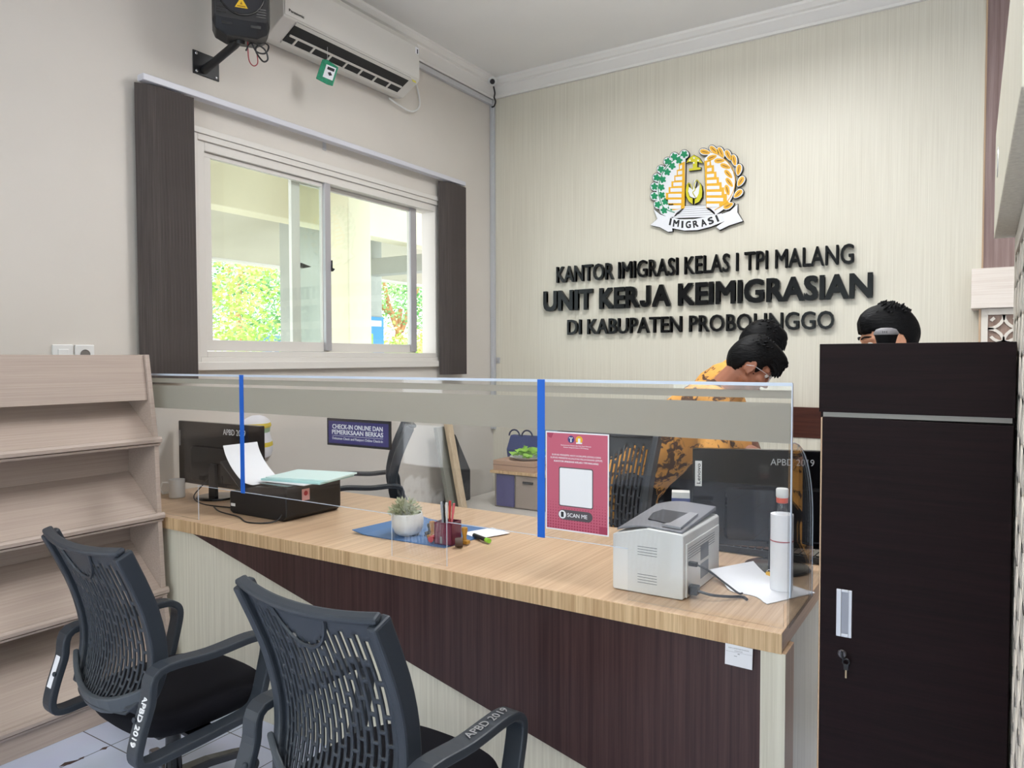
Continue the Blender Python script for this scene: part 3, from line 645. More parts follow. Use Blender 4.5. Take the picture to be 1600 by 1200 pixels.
for i in range(24):
    a = rnd.uniform(0, 6.283); d = Vector((math.cos(a)*0.6, math.sin(a)*0.6, 1)).normalized()
    st.tube([Vector((1.345, -2.60, pz+0.068)), Vector((1.34, -2.60, pz+0.075))+d*0.055], 0.0012, 5)
k = st.build('stems', plain('olive_stem', srgb(128, 128, 92), 0.8), pl); k['kind'] = 'stuff'

# blue folder under the plant and the pens
bf = MB(Matrix.Translation((1.40, -2.50, 0)))
n = 8; rows = []
for i in range(n+1):
    x = -0.235+0.45*i/n; zl = 0.012*max(0, (-x-0.13)/0.1)**2+0.0004
    rows.append([(x-0.02, -0.195+0.015*i/n, CT+zl), (x+0.02, 0.165, CT+zl), (x+0.02, 0.165, CT+zl+0.003), (x-0.02, -0.195+0.015*i/n, CT+zl+0.003)])
bf.rings(rows); bf.solo('plastic_folder', plain('slate_blue_card', srgb(74, 112, 160), 0.45), 'slate blue folder lying flat under the plant and pen cup', 'folder')
doc('paper_sheet', M['paper'], 'printed white sheet on the right part of the blue folder', (1.60, -2.42, CT+0.0042), (0.12, 0.15), R(-20), None, 0.001)

# pen cup with pens
cu = thing('pen_cup', 'square maroon pen cup in front of the small plant', 'cup', (1.565, -2.62, CT+0.004))
k = MB(Matrix.Translation((1.565, -2.62, CT+0.004)) @ Matrix.Rotation(R(8), 4, 'Z')); s = 0.037
for a in ((-s, s, -s, -s+0.003), (-s, s, s-0.003, s), (-s, -s+0.003, -s, s), (s-0.003, s, -s, s)): k.bx(*a, 0, 0.082)
k.bx(-s, s, -s, s, 0, 0.004); k.build('holder', plain('maroon_plastic', srgb(112, 42, 70), 0.3), cu)
MB(Matrix.Translation((1.565, -2.62, CT+0.004)) @ Matrix.Rotation(R(8), 4, 'Z')).bx(-0.012, -0.004, -s-0.0006, -s, 0.004, 0.03).build('sticker', M['greyink'], cu)
pens = [('black', srgb(28, 28, 32), -0.02, 0.01, -0.35, 0.1), ('white', srgb(230, 232, 236), 0.005, -0.015, 0.05, -0.1), ('green', srgb(22, 130, 90), 0.012, 0.01, 0.2, 0.15), ('red', srgb(214, 60, 56), -0.006, 0.02, -0.05, 0.2), ('pink', srgb(226, 110, 120), 0.02, -0.01, 0.4, 0.05), ('grey', srgb(150, 156, 168), -0.015, -0.018, -0.2, -0.05)]
for nm, c, dx, dy, lx, ly in pens:
    p0 = Vector((1.565+dx*0.6, -2.62+dy*0.6, CT+0.009)); d = Vector((lx*0.35, ly*0.35, 1)).normalized(); p1 = p0+d*0.145
    t = thing('pen', nm+' pen standing in the maroon pen cup', 'pen', p0, 'pens in the maroon cup')
    pm = plain('pen_'+nm, c, 0.35)
    MB().cyl(p0, p1, 0.004, 0.004, 10).build('barrel', pm, t, smooth=40); MB().cyl(p1-d*0.035, p1+d*0.004, 0.005, 0.0045, 10).build('pen_cap', pm, t, smooth=40)
woodm = plain('stamp_wood', srgb(176, 124, 70), 0.5); darkm = plain('stamp_black', srgb(38, 34, 34), 0.4)
def stamp(label, x, y, hm, h=0.06):
    t = thing('rubber_stamp', label, 'stamp', (x, y, CT+0.004), 'rubber stamps around the pen cup')
    MB().bx(x-0.018, x+0.018, y-0.012, y+0.012, CT+0.0045, CT+0.018).build('block', hm, t, bevel=0.002)
    MB().lathe([(0, CT+0.018), (0.008, CT+0.018), (0.007, CT+0.03), (0.012, CT+h-0.008), (0.011, CT+h), (0, CT+h+0.003)], (x, y, 0), 16).build('handle', hm, t, smooth=50)
stamp('wooden stamp standing between the pot and the pen cup', 1.475, -2.60, woodm, 0.07)
stamp('black stamp behind the maroon pen cup', 1.52, -2.545, darkm, 0.07)
stamp('small dark stamp left of the wooden one, beside the pot', 1.435, -2.565, darkm, 0.05)
stamp('yellow brown stamp right of the maroon pen cup', 1.628, -2.60, plain('stamp_amber', srgb(190, 140, 56), 0.4), 0.065)
def lying(name, label, cat, p0, p1, r, mat, endmat=None):
    t = thing(name, label, cat, p0); MB().cyl(p0, p1, r, r, 14).build('barrel', mat, t, smooth=40)
    d = (Vector(p1)-Vector(p0)).normalized(); MB().cyl(Vector(p1)-d*0.02, Vector(p1)+d*0.003, r*1.12, r*1.12, 14).build('end_cap', endmat or mat, t, smooth=40)
lying('glue_tube', 'red and white tube lying left of the maroon pen cup', 'tube', (1.51, -2.655, CT+0.016), (1.50, -2.60, CT+0.016), 0.0115, plain('tube_red', srgb(196, 44, 56), 0.4), M['whiteplast'])
lying('marker', 'dark marker with a green tip lying right of the pen cup', 'marker', (1.60, -2.50, CT+0.0125), (1.70, -2.545, CT+0.0125), 0.008, M['black'], plain('lime_cap', srgb(140, 200, 60), 0.4))
lying('ink_roller', 'round brown ink roller at the right foot of the pen cup', 'roller', (1.625, -2.655, CT+0.0205), (1.645, -2.64, CT+0.0205), 0.016, plain('roller_brown', srgb(84, 66, 58), 0.5))

# white laser printer
lp = thing('laser_printer', 'white laser printer with a grey top at the right end of the counter', 'printer', (2.43, -2.62, CT))
LX0, LX1, LY0, LY1, LT = 2.318, 2.537, -2.79, -2.455, 0.945
def lprof(y): return [(LX0, CT+0.006), (LX0+0.006, CT+0.002), (LX1-0.004, CT+0.002), (LX1, CT+0.006), (LX1, LT-0.005), (LX1-0.006, LT), (LX0+0.11, LT+0.006), (LX0+0.02, LT-0.016), (LX0, LT-0.022)]
MB().prism(lprof(0), LY0, LY1, 'y').build('body', M['whiteplast'], lp, bevel=0.004)
greyp = plain('grey_printer_top', srgb(132, 132, 138), 0.45); dgrey = plain('dark_tray', srgb(52, 54, 62), 0.5)
tp = MB(); yb = LY0+0.012; yf = LY1-0.005
top = lambda x: LT+0.006-0.022*((x-LX0-0.11)/0.11)**2 if x < LX0+0.11 else LT+0.006-0.006*((x-LX0-0.11)/0.11)
xs = [LX0+0.008+(LX1-LX0-0.016)*i/12 for i in range(13)]
tp.rings([[(x, yb, top(x)), (x, yf, top(x)+0.012), (x, yf, top(x)+0.026), (x, yb, top(x)+0.006)] for x in xs])
tp.build('top_cover', greyp, lp, bevel=0.002)
def on_top(x, y, e): return (x, y, top(x)+0.006+0.020*(y-yb)/(yf-yb)+e)
q = [(2.385, -2.64), (2.400, -2.715), (2.478, -2.738), (2.490, -2.60), (2.40, -2.595)]
MB().rings([[on_top(*p, 0.0006) for p in q], [on_top(*p, 0.0045) for p in q]]).build('output_recess', dgrey, lp)
q = [(2.462, -2.765), (2.478, -2.738), (2.490, -2.60), (2.516, -2.60), (2.520, -2.765)]
MB().rings([[on_top(*p, 0.0016) for p in q], [on_top(*p, 0.0085) for p in q]]).build('output_flap', plain('light_grey_flap', srgb(158, 158, 164), 0.45), lp)
MB().bx(LX1-0.001, LX1+0.004, LY0+0.02, LY1-0.01, CT+0.004, LT-0.03).build('side_panel', M['whiteplast'], lp, bevel=0.002)
vm = plain('vent_shadow_grey', srgb(120, 122, 126), 0.7)
vn = MB()
for j in range(5): vn.bx(LX1+0.0, LX1+0.0046, LY0+0.03, LY1-0.06, LT-0.045-j*0.0075, LT-0.0432-j*0.0075)
for j in range(4): vn.bx(LX0+0.08, LX0+0.14, LY0-0.0006, LY0, LT-0.05-j*0.008, LT-0.0485-j*0.008)
for j in range(4): vn.bx(LX0+0.08, LX0+0.14, LY0-0.0006, LY0, LT-0.132-j*0.008, LT-0.1305-j*0.008)
vn.build('vents', vm, lp)
for z in (CT+0.085, CT+0.03): MB().bx(LX1+0.004, LX1+0.0046, LY0+0.14, LY0+0.215, z, z+0.045).build('rating_label', vm, lp)
MB().bx(LX1+0.004, LX1+0.03, LY0+0.03, LY0+0.042, CT+0.095, CT+0.108).build('usb_plug', M['black'], lp, bevel=0.002)
MB().bx(LX1+0.004, LX1+0.03, LY0+0.03, LY0+0.06, CT+0.012, CT+0.037).build('power_plug', M['black'], lp, bevel=0.002)
cable('usb_cable', [(LX1+0.03, LY0+0.036, CT+0.10), (LX1+0.055, LY0+0.04, CT+0.09), (LX1+0.10, LY0+0.07, CT+0.05), (LX1+0.125, LY0+0.11, CT+0.016), (2.67, -2.665, CT+0.012)], 0.003, M['black'], 'thin black cable leaving the upper port of the white printer')
cable('mains_cable', [(LX1+0.03, LY0+0.045, CT+0.022), (LX1+0.07, LY0+0.05, CT+0.016), (LX1+0.11, LY0+0.09, CT+0.008), (2.672, -2.672, CT+0.0045), (2.69, -2.69, CT+0.0045)], 0.0042, M['black'], 'thick black mains cable leaving the lower port of the white printer')
bxs = thing('small_box', 'small white carton standing behind the white printer', 'box', (2.42, -2.36, CT))
MB(Matrix.Translation((2.375, -2.36, CT)) @ Matrix.Rotation(R(20), 4, 'Z')).bx(-0.03, 0.03, -0.025, 0.025, 0.001, 0.235).build('carton', M['whiteplast'], bxs, bevel=0.001)
MB(Matrix.Translation((2.375, -2.36, CT)) @ Matrix.Rotation(R(20), 4, 'Z')).bx(-0.031, 0.031, -0.026, 0.026, 0.19, 0.215).build('carton_band', plain('band_blue', srgb(90, 100, 150), 0.5), bxs)

# bottle wrapped in paper
bo = thing('glass_bottle', 'glass bottle wrapped in white paper with a white and red cap', 'bottle', (2.75, -2.535, CT))
bc = (2.75, -2.535, 0)
MB().lathe([(0, CT+0.006), (0.027, CT+0.006), (0.029, CT+0.012), (0.029, 0.955), (0.026, 0.975), (0.0145, 0.995), (0.0135, 1.03), (0, 1.03)], bc, 24).build('bottle_body', clear('bottle_glass', (0.94, 0.96, 0.96, 1), 0.05), bo, smooth=50)
MB().lathe([(0.0315, CT+0.004), (0.0325, CT+0.0045), (0.0325, 0.985), (0.0315, 0.985)], bc, 28).build('paper_wrap', M['paper'], bo, smooth=50)
MB().lathe([(0.0328, 0.905), (0.0336, 0.9055), (0.0336, 0.9075), (0.0328, 0.908)], bc, 28).build('red_thread', plain('red_thread', srgb(170, 60, 70), 0.6), bo, smooth=50)
MB().lathe([(0, 1.034), (0.016, 1.034), (0.018, 1.038), (0.018, 1.058), (0.016, 1.061), (0, 1.061)], bc, 24).build('bottle_cap', M['whiteplast'], bo, smooth=40)
MB().lathe([(0.0138, 1.018), (0.0165, 1.019), (0.0172, 1.0338), (0.0138, 1.0338)], bc, 24).build('red_collar', plain('red_collar', srgb(214, 86, 60), 0.4), bo, smooth=40)
cp = MB(Matrix.Translation((2.716, -2.517, CT+0.001)) @ Matrix.Rotation(R(-28), 4, 'Z'))
rr = []
for i in range(13):
    x = -0.125+0.235*i/12; z = 0.034*max(0, (-x-0.02)/0.10)**2+0.0006
    rr.append([(x, -0.13+0.012*math.sin(i*0.9), z), (x, 0.06, z), (x, 0.06, z+0.0015), (x, -0.13+0.012*math.sin(i*0.9), z+0.0015)])
cp.rings(rr); cp.solo('paper_sheet', M['paper'], 'curled white sheet under the wrapped bottle', 'paper', smooth=60)
pt = thing('padlock', 'small yellow padlock on the counter behind the wrapped bottle', 'padlock', (2.69, -2.43, CT))
MB().bx(2.68, 2.70, -2.436, -2.424, CT+0.0005, CT+0.02).build('lock_body', M['gold'], pt, bevel=0.002); MB().tube(arc((2.69, -2.43, CT+0.02), 0.007, 0, 180, 10, 'xz'), 0.0018, 6).build('shackle', M['chrome'], pt, smooth=True)

# ------------------------------------------------------------------ sloping display rack along the left wall
rk = thing('display_rack', 'pale beech display rack with sloping shelves against the left wall', 'shelf', (0.17, -3.6, 0))
RY0, RY1 = -4.35, -2.925
sidep = [(-0.345, 0), (0.318, 0), (0.318, 0.11), (0.25, 0.44), (0.228, 0.77), (0.213, 1.10), (0.155, 1.47), (-0.345, 1.47)]
for y in (RY1-0.02, RY0): MB().prism([(a, b) for a, b in sidep], y, y+0.02, 'y').build('side_panel', M['shelf'], rk, bevel=0.0015)
MB().bx(0.004, 0.012, RY0+0.02, RY1-0.02, 0.02, 1.46).build('back_panel', M['shelf'], rk)
MB().prism([(0.128, 1.468), (0.142, 1.468), (0.172, 1.272), (0.158, 1.272)], RY0+0.021, RY1-0.021, 'y').build('header_board', M['shelf'], rk, bevel=0.001)
for xf, zf in ((0.213, 1.098), (0.226, 0.768), (0.246, 0.442), (0.318, 0.112)):
    rise = 0.80*(xf-0.014)
    s = MB().prism([(xf, zf-0.006), (xf, zf+0.010), (0.014, zf+rise+0.010), (0.014, zf+rise-0.006)], RY0+0.021, RY1-0.021, 'y').build('shelf', M['shelf'], rk)
    l = MB(); l.prism([(xf-0.004, zf-0.014), (xf+0.018, zf-0.010), (xf+0.020, zf+0.004), (xf+0.014, zf+0.014), (xf+0.004, zf+0.016), (xf-0.004, zf+0.004)], RY0+0.002, RY1+0.006, 'y')
    l.prism([(xf-0.004, zf-0.026), (xf+0.008, zf-0.024), (xf+0.012, zf-0.0145), (xf-0.004, zf-0.0145)], RY0+0.002, RY1+0.003, 'y')
    l.build('lip_moulding', M['shelf'], s, bevel=0.0012)
MB().bx(0.300, 0.314, RY0+0.021, RY1-0.021, 0.001, 0.086).build('kick_board', M['shelf'], rk)

MB.base = ROOM_CAM_SCALE
# sockets above the rack
so = thing('wall_socket', 'white wall socket just above the display rack', 'socket', (0.0, -3.12, 1.45))
MB().bx(0.0, 0.010, -3.165, -3.085, 1.43, 1.512).build('cover_plate', M['whiteplast'], so, bevel=0.003)
MB(Matrix.Translation((0.0105, -3.125, 1.471)) @ Matrix.Rotation(R(90), 4, 'Y')).lathe([(0, 0), (0.020, 0), (0.021, 0.003), (0.019, 0.003), (0.018, 0.0008), (0, 0.0008)], seg=24).build('socket_well', plain('socket_grey', srgb(120, 116, 112), 0.5), so, smooth=40)
sw = thing('light_switch', 'white light switch left of the wall socket above the rack', 'switch', (0.0, -3.215, 1.45))
MB().bx(0.0, 0.010, -3.255, -3.172, 1.43, 1.512).build('cover_plate', M['whiteplast'], sw, bevel=0.003)
MB().bx(0.010, 0.014, -3.235, -3.192, 1.45, 1.492).build('rocker', M['whiteplast'], sw, bevel=0.002)

MB.base = UNSCALED

# ------------------------------------------------------------------ office chairs
def prof_at(v, lift):
    P = [(-0.222, 0.435, 0.140), (-0.185, 0.485, 0.185), (-0.162, 0.56, 0.203), (-0.166, 0.65, 0.208), (-0.198, 0.77, 0.213), (-0.266, 0.927, 0.219)]
    f = v*(len(P)-1); i = min(int(f), len(P)-2); t = f-i
    g = lambda k: P[max(0, min(len(P)-1, k))]
    out = []
    for c in range(3):
        p0, p1, p2, p3 = g(i-1)[c], g(i)[c], g(i+1)[c], g(i+2)[c]
        out.append(0.5*((2*p1)+(p2-p0)*t+(2*p0-5*p1+4*p2-p3)*t*t+(3*p1-p0-3*p2+p3)*t**3))
    return out[0], out[1]+lift, out[2]
def back_pt(u, v, lift): 
    y, z, hw = prof_at(v, lift); return Vector((u*hw, y-0.028*(1-u*u), z-0.012*(1-u*u)*(v > 0.98)))
def make_chair(label, lift, group, leg_rot=0.0, arms=True):
    t = thing('office_chair', label, 'chair', (0, 0, 0), group)
    # slotted back shell
    b = MB(); NU, NV = 43, 64; us = [-1+2*(i+(0.0 if i % 2 == 0 else -0.14) if 0 < i < NU else i)/NU for i in range(NU+1)]; grid = [[b.v(back_pt(us[i], 0.03+0.96*j/NV, lift)) for i in range(NU+1)] for j in range(NV+1)]
    for j in range(NV):
        for i in range(NU):
            slot = False
            if i % 2 == 1 and 2 <= i < NU-2 and 5 <= j < NV-4:
                c = i//2; slot = (j+(4 if c % 2 else 0)) % 9 != 0
                u = -1+2*(i+0.5)/NU; vv = j/NV
                if (u/0.44)**2+((1.0-vv)/0.135)**2 < 1.0: slot = False
            if not slot: b.face([grid[j][i], grid[j][i+1], grid[j+1][i+1], grid[j+1][i]])
    b.build('backrest', M['chairplast'], t, solid=0.005, smooth=60, recalc=False)
    # border frame
    for s in (-1, 1):
        MB().ribbon([back_pt(s*1.03, k/16, lift)+Vector((0, 0.004, 0)) for k in list(range(1, 16))+[15.75]], (1, 0, 0), 0.028, 0.05).build('side_frame', M['chairplast'], t, bevel=0.006)
    MB().ribbon([back_pt(-1.06+2.12*k/16, 1.0, lift)+Vector((0, 0.002, 0.0)) for k in range(17)], (0, -0.35, 0.94), 0.017, 0.03).build('top_rail', M['chairplast'], t, bevel=0.007)
    g = MB(); ring = []
    for a in range(0, 181, 12): 
        u = 0.44*math.cos(R(a)); v = 0.998-0.140*math.sin(R(a)); ring.append(back_pt(u, v, lift)+Vector((0, -0.005, 0)))
    g.tube(ring, 0.005, 6); g.build('grip_rim', M['chairplast'], t, smooth=True)
    MB().ribbon([Vector((0.225*math.sin(R(a)), -0.185-0.055*math.cos(R(a))**2, 0.515+lift-0.068*math.cos(R(a))**2)) for a in range(-84, 85, 12)], (0, -0.25, 0.97), 0.048, 0.016).build('lower_band', plain('grey_chair_band', srgb(74, 80, 86), 0.42) if 'band' not in M else M['band'], t, bevel=0.005)
    # seat
    s = MB(); n = 28
    def ring(r, z, dz=0): return [((0.235*r)*math.copysign(abs(math.cos(a))**0.62, math.cos(a)), 0.02+(0.225*r)*math.copysign(abs(math.sin(a))**0.62, math.sin(a)), z+lift+dz*(math.sin(a) > 0.4)*-1) for a in [2*math.pi*k/n for k in range(n)]]
    s.rings([ring(0.05, 0.325), ring(0.6, 0.327), ring(0.84, 0.338), ring(0.95, 0.36), ring(1.0, 0.39), ring(0.985, 0.414, 0.006), ring(0.9, 0.428, 0.006), ring(0.6, 0.43), ring(0.05, 0.426)])
    s.build('seat', M['fabric'], t, smooth=80, sub=1)
    loop = catmull([(-0.188, 0.588), (-0.03, 0.586), (0.10, 0.592), (0.150, 0.580), (0.168, 0.545), (0.150, 0.46), (0.128, 0.39), (0.095, 0.362), (0.0, 0.352), (-0.15, 0.344), (-0.225, 0.342), (-0.252, 0.365), (-0.243, 0.42), (-0.215, 0.505)], 5, True)
    for sx in (-1, 1) if arms else ():
        a = MB().ribbon([(sx*0.266, p.x, p.y+lift) for p in loop], (1, 0, 0), 0.054, 0.023, closed=True).build('armrest', M['chairplast'], t, bevel=0.005)
        sc = MB()
        for y, z in ((-0.199, 0.562), (-0.232, 0.462)): sc.ball((sx*0.249, y-0.012, z+lift+0.004), (0.008, 0.006, 0.008), sub=2)
        sc.build('screw', M['chairplast'], a, smooth=True)
    MB().bx(-0.10, 0.10, -0.10, 0.12, 0.30+lift, 0.328+lift).build('tilt_plate', M['black'], t, bevel=0.006)
    for sx in (-1, 1) if arms else (): MB().prism([(sx*0.10, -0.06), (sx*0.248, -0.06), (sx*0.248, 0.02), (sx*0.10, 0.02)], 0.322+lift, 0.333+lift, 'z').build('arm_bracket', M['black'], t)
    MB().cyl((0, 0, 0.10), (0, 0, 0.31+lift), 0.026, 0.022, 20).build('gas_column', M['black_gloss'], t, smooth=40)
    for k in range(5):
        a = leg_rot+k*2*math.pi/5; d = Vector((math.cos(a), math.sin(a), 0)); sd = Vector((-math.sin(a), math.cos(a), 0))
        pts = [d*0.02+Vector((0, 0, 0.115)), d*0.12+Vector((0, 0, 0.108)), d*0.22+Vector((0, 0, 0.088)), d*0.29+Vector((0, 0, 0.07))]
        l = MB().ribbon(pts, sd, [0.05, 0.045, 0.038, 0.032], 0.026).build('leg', M['chrome_grey'], t, bevel=0.006)
        c = MB(); e = d*0.28
        for q in (-0.014, 0.014): c.cyl(e+sd*(q-0.009)+Vector((0, 0, 0.0255)), e+sd*(q+0.009)+Vector((0, 0, 0.0255)), 0.025, None, 16)
        c.cyl(e+Vector((0, 0, 0.03)), e+Vector((0, 0, 0.07)), 0.009, None, 10); c.build('caster', M['black'], l, smooth=40)
    return t
M['band'] = plain('grey_chair_band', srgb(72, 78, 84), 0.42)
M['chrome_grey'] = plain('dark_polished_leg', srgb(52, 53, 58), 0.2)
VC = 'visitor chairs in front of the counter'
ch1 = make_chair('black slotted-back chair beside the display rack, white lettering down its right arm', 0.0, VC, 0.35)
ch2 = copy_tree(ch1); ch2['label'] = 'black slotted-back chair nearest the viewer, grey lettering along its right armrest'
WM[ch2] = Matrix()
def arm_of(c, sign): return [o for o in c.children if o.name.startswith('armrest') and (sum(v.co.x for v in o.data.vertices) > 0) == (sign > 0)][0]
d = Vector((0, -0.311, -0.950)).normalized()
k = MB(); k.text('APBD 2019', (0.258, -0.2147, 0.529), d, (1, 0, 0), w=0.132, h=0.022, depth=0.007, bold=0.012)
a1 = arm_of(ch1, 1); WM[a1] = Matrix(); k.build('lettering', M['whiteink'], a1)
k = MB(Matrix.Translation((-0.266, -0.2365, 0.475)) @ Matrix.Rotation(R(-18), 4, 'X')); k.bx(-0.014, 0.014, -0.0012, 0.001, -0.055, 0.055); a1 = arm_of(ch1, -1); WM[a1] = Matrix(); k.build('sticker', M['paper'], a1)
k = MB(); k.text('APBD 2019', (0.276, -0.03, 0.6005), (0, 1, 0.04), (-1, 0, 0), w=0.15, h=0.021, depth=0.001, bold=0.0)
a2 = arm_of(ch2, 1); WM[a2] = Matrix(); k.build('lettering', M['greyink'], a2)
ch1.location = (1.082, -3.433, 0); ch1.rotation_euler.z = -0.068
ch2.location = (2.021, -3.448, 0); ch2.rotation_euler.z = -0.054
st1 = make_chair('black staff chair seen almost edge-on right of the navy sign, behind the counter', 0.135, 'staff chairs behind the counter', 0.1)
st2 = make_chair('tmp', 0.20, 'staff chairs behind the counter', 0.3, arms=False); st2['label'] = 'black staff chair behind the counter, half hidden by the crimson poster'
st1.location = (0.133, -1.568, 0); st1.rotation_euler.z = R(134)
st2.location = (1.89, -2.17, 0); st2.rotation_euler.z = R(180)

# ------------------------------------------------------------------ tall dark cabinet at the right
cb = thing('tall_cabinet', 'tall dark espresso cabinet with a recessed handle at the right', 'cabinet', (3.14, -3.05, 0))
KX0, KX1, KY, KZ = 2.977, 3.297, -3.26, 1.475
MB().bx(KX0, KX1, KY+0.02, KY+0.42, 0.001, KZ).build('carcass', M['cabinet'], cb, bevel=0.001)
MB().bx(KX0, KX1, KY, KY+0.0195, 1.342, KZ).build('top_fascia', M['cabinet'], cb, bevel=0.001)
MB().bx(KX0+0.006, KX1-0.004, KY+0.012, KY+0.0199, 1.332, 1.342).build('gap_strip', plain('dull_aluminium', srgb(150, 146, 142), 0.4, metal=0.4), cb)
dr = MB().prism([(KX0+0.007, 0.03), (KX1-0.002, 0.03), (KX1-0.002, 1.328), (KX0+0.007, 1.332)], KY, KY+0.019, 'y').build('door', M['cabinet'], cb, bevel=0.001)
MB().bx(KX0+0.004, KX0+0.0065, KY, KY+0.019, 0.03, 1.331).build('edge_strip', M['tan'], cb)
h = MB(); HX0, HX1, HZ0, HZ1 = 3.0135, 3.0415, 0.904, 0.997
h.bx(HX0, HX0+0.009, KY-0.003, KY, HZ0, HZ1); h.bx(HX1-0.006, HX1, KY-0.003, KY, HZ0, HZ1); h.bx(HX0+0.009, HX1-0.006, KY-0.003, KY, HZ1-0.005, HZ1); h.bx(HX0+0.009, HX1-0.006, KY-0.003, KY, HZ0, HZ0+0.006)
h.build('handle', M['alu'], dr, bevel=0.0008)
MB().bx(HX0+0.009, HX1-0.006, KY-0.0012, KY-0.0002, HZ0+0.006, HZ1-0.005).build('handle_recess', plain('recess_aluminium', srgb(150, 152, 160), 0.4, metal=0.6), dr)
MB(Matrix.Translation((3.025, KY, 0.870)) @ Matrix.Rotation(R(90), 4, 'X')).lathe([(0, 0), (0.0085, 0), (0.0085, 0.003), (0.0065, 0.0045), (0, 0.0045)], seg=24).build('lock', plain('dark_chrome', srgb(90, 86, 88), 0.3, metal=0.8), dr, smooth=30)
ky = thing('cabinet_key', 'small black-headed key hanging in the cabinet lock', 'key', (3.03, KY-0.006, 0.845))
k = MB(); k.tube([(3.033+0.006*math.cos(R(a)), KY-0.007, 0.8575+0.006*math.sin(R(a))) for a in range(0, 360, 30)], 0.0017, 6, closed=True); k.prism([(3.0285, 0.853), (3.0375, 0.853), (3.037, 0.842), (3.029, 0.842)], KY-0.009, KY-0.005, 'y'); k.bx(3.0235, 3.0265, KY-0.011, KY-0.0046, 0.864, 0.876); k.tube([(3.025, KY-0.010, 0.866), (3.029, KY-0.0095, 0.862)], 0.0016, 6); k.build('key_head', M['black'], ky)
MB().bx(3.0315, 3.0345, KY-0.008, KY-0.006, 0.826, 0.8425).build('key_blade', plain('key_brass', srgb(170, 150, 120), 0.35, metal=0.8), ky)

# small camera standing on the cabinet
dv = thing('desk_camera', 'small grey domed device with a black body standing on the dark cabinet', 'camera', (3.077, -3.14, KZ))
dc0 = (3.0775, -3.10, 0)
MB().lathe([(0, KZ+0.0005), (0.016, KZ+0.0005), (0.018, KZ+0.004), (0.021, KZ+0.016), (0.0225, KZ+0.0195), (0, KZ+0.0195)], dc0, 28).build('body', M['black'], dv, smooth=40)
MB().lathe([(0, KZ+0.02), (0.0235, KZ+0.02), (0.0238, KZ+0.024), (0.019, KZ+0.0315), (0.010, KZ+0.0345), (0, KZ+0.0348)], dc0, 28).build('dome_cap', plain('mid_grey_plastic', srgb(128, 126, 130), 0.5), dv, smooth=40)
k = MB()
for q in (-0.0035, 0, 0.0035): k.bx(3.0775+q-0.0005, 3.0775+q+0.0005, -3.1242, -3.1225, KZ+0.0235, KZ+0.0275)
k.build('mark', M['ink'], dv)

# ------------------------------------------------------------------ pierced lattice panel and the hanging box beam on the right
def lattice(mb, u0, u1, w0, w1, g, width, put, odd=0):
    """overlapping-circle fretwork on a diagonal grid: put(u, w, depth 0/1) gives a point"""
    r = g; n = 20
    ni = int((u1-u0)/g)+2; nj = int((w1-w0)/g)+2
    for i in range(-1, ni+1):
        for j in range(-1, nj+1):
            if (i+j+odd) % 2: continue
            cu, cw = u0+i*g, w0+j*g
            for k in range(n):
                a0, a1 = 2*math.pi*k/n, 2*math.pi*(k+1)/n
                q = [(cu+rr*math.cos(a), cw+rr*math.sin(a)) for rr, a in ((r-width/2, a0), (r+width/2, a0), (r+width/2, a1), (r-width/2, a1))]
                if any(not (u0 <= p[0] <= u1 and w0 <= p[1] <= w1) for p in q): continue
                lo = [mb.v(put(p[0], p[1], 0)) for p in q]; hi = [mb.v(put(p[0], p[1], 1)) for p in q]
                mb.face(lo); mb.face(hi)
                mb.face([lo[0], lo[3], hi[3], hi[0]]); mb.face([lo[1], lo[2], hi[2], hi[1]])
fret = plain('white_fretwork_board', srgb(226, 218, 206), 0.55); back_b = wood('pinkish_brown_board', srgb(140, 116, 104), srgb(166, 140, 126), (50, 50, 2), 0.5)
lt = thing('lattice_partition', 'white pierced lattice partition along the right edge beside the dark cabinet', 'partition', (3.315, -3.7, 0))
LY0_, LY1_ = -4.30, -2.92
MB().bx(3.312, 3.322, LY0_+0.01, LY1_-0.004, 0.02, 1.68).build('backing_board', wood('pale_brown_board', srgb(178, 158, 142), srgb(196, 176, 160), (50, 50, 2), 0.5), lt)
f = MB(); f.bx(3.300, 3.324, LY1_-0.022, LY1_, 0.001, 1.70); f.bx(3.300, 3.324, LY0_, LY0_+0.022, 0.001, 1.70); f.bx(3.300, 3.3115, LY0_+0.022, LY1_-0.022, 0.001, 0.05); f.bx(3.300, 3.3115, LY0_+0.022, LY1_-0.022, 1.66, 1.70)
f.build('frame', fret, lt, bevel=0.001)
k = MB(); lattice(k, LY0_+0.022, LY1_-0.02, 0.05, 1.66, 0.07, 0.014, lambda u, w, e: (3.3005+0.0105*e, u, w)); k.build('fretwork', fret, lt)
hb = MB(); hb.prism([(3.263, -2.90), (3.275, -3.95), (3.40, -3.95), (3.40, -2.90)], 1.703, 1.925, 'z')
hbt = thing('hanging_box', 'cream box beam hanging over the lattice partition at the upper right', 'box', (3.33, -3.4, 1.70))
hb.build('box_body', M['cream_lam'], hbt, bevel=0.002)
o_ = [(-3.16+0.028*math.cos(R(a)) if True else 0, 1.818+0.028*math.sin(R(a))) for a in range(0, 360, 20)]
k = MB(); yy = lambda y: 3.263-(y+2.90)*0.012/1.05
k.rings([[(yy(y)-0.0015, -3.12+(y+3.16)*1.0, z) for y, z in o_], [(yy(y)+0.0005, -3.12+(y+3.16)*1.0, z) for y, z in o_]]); k.build('oval_inset', M['alu'], hbt)
MB().bx(3.30, 3.40, -3.94, -2.91, 1.925, 3.79).solo('partition_board', M['reddish'], 'reddish brown board rising above the hanging box beam to the ceiling', 'board')

MB.base = ROOM_CAM_SCALE
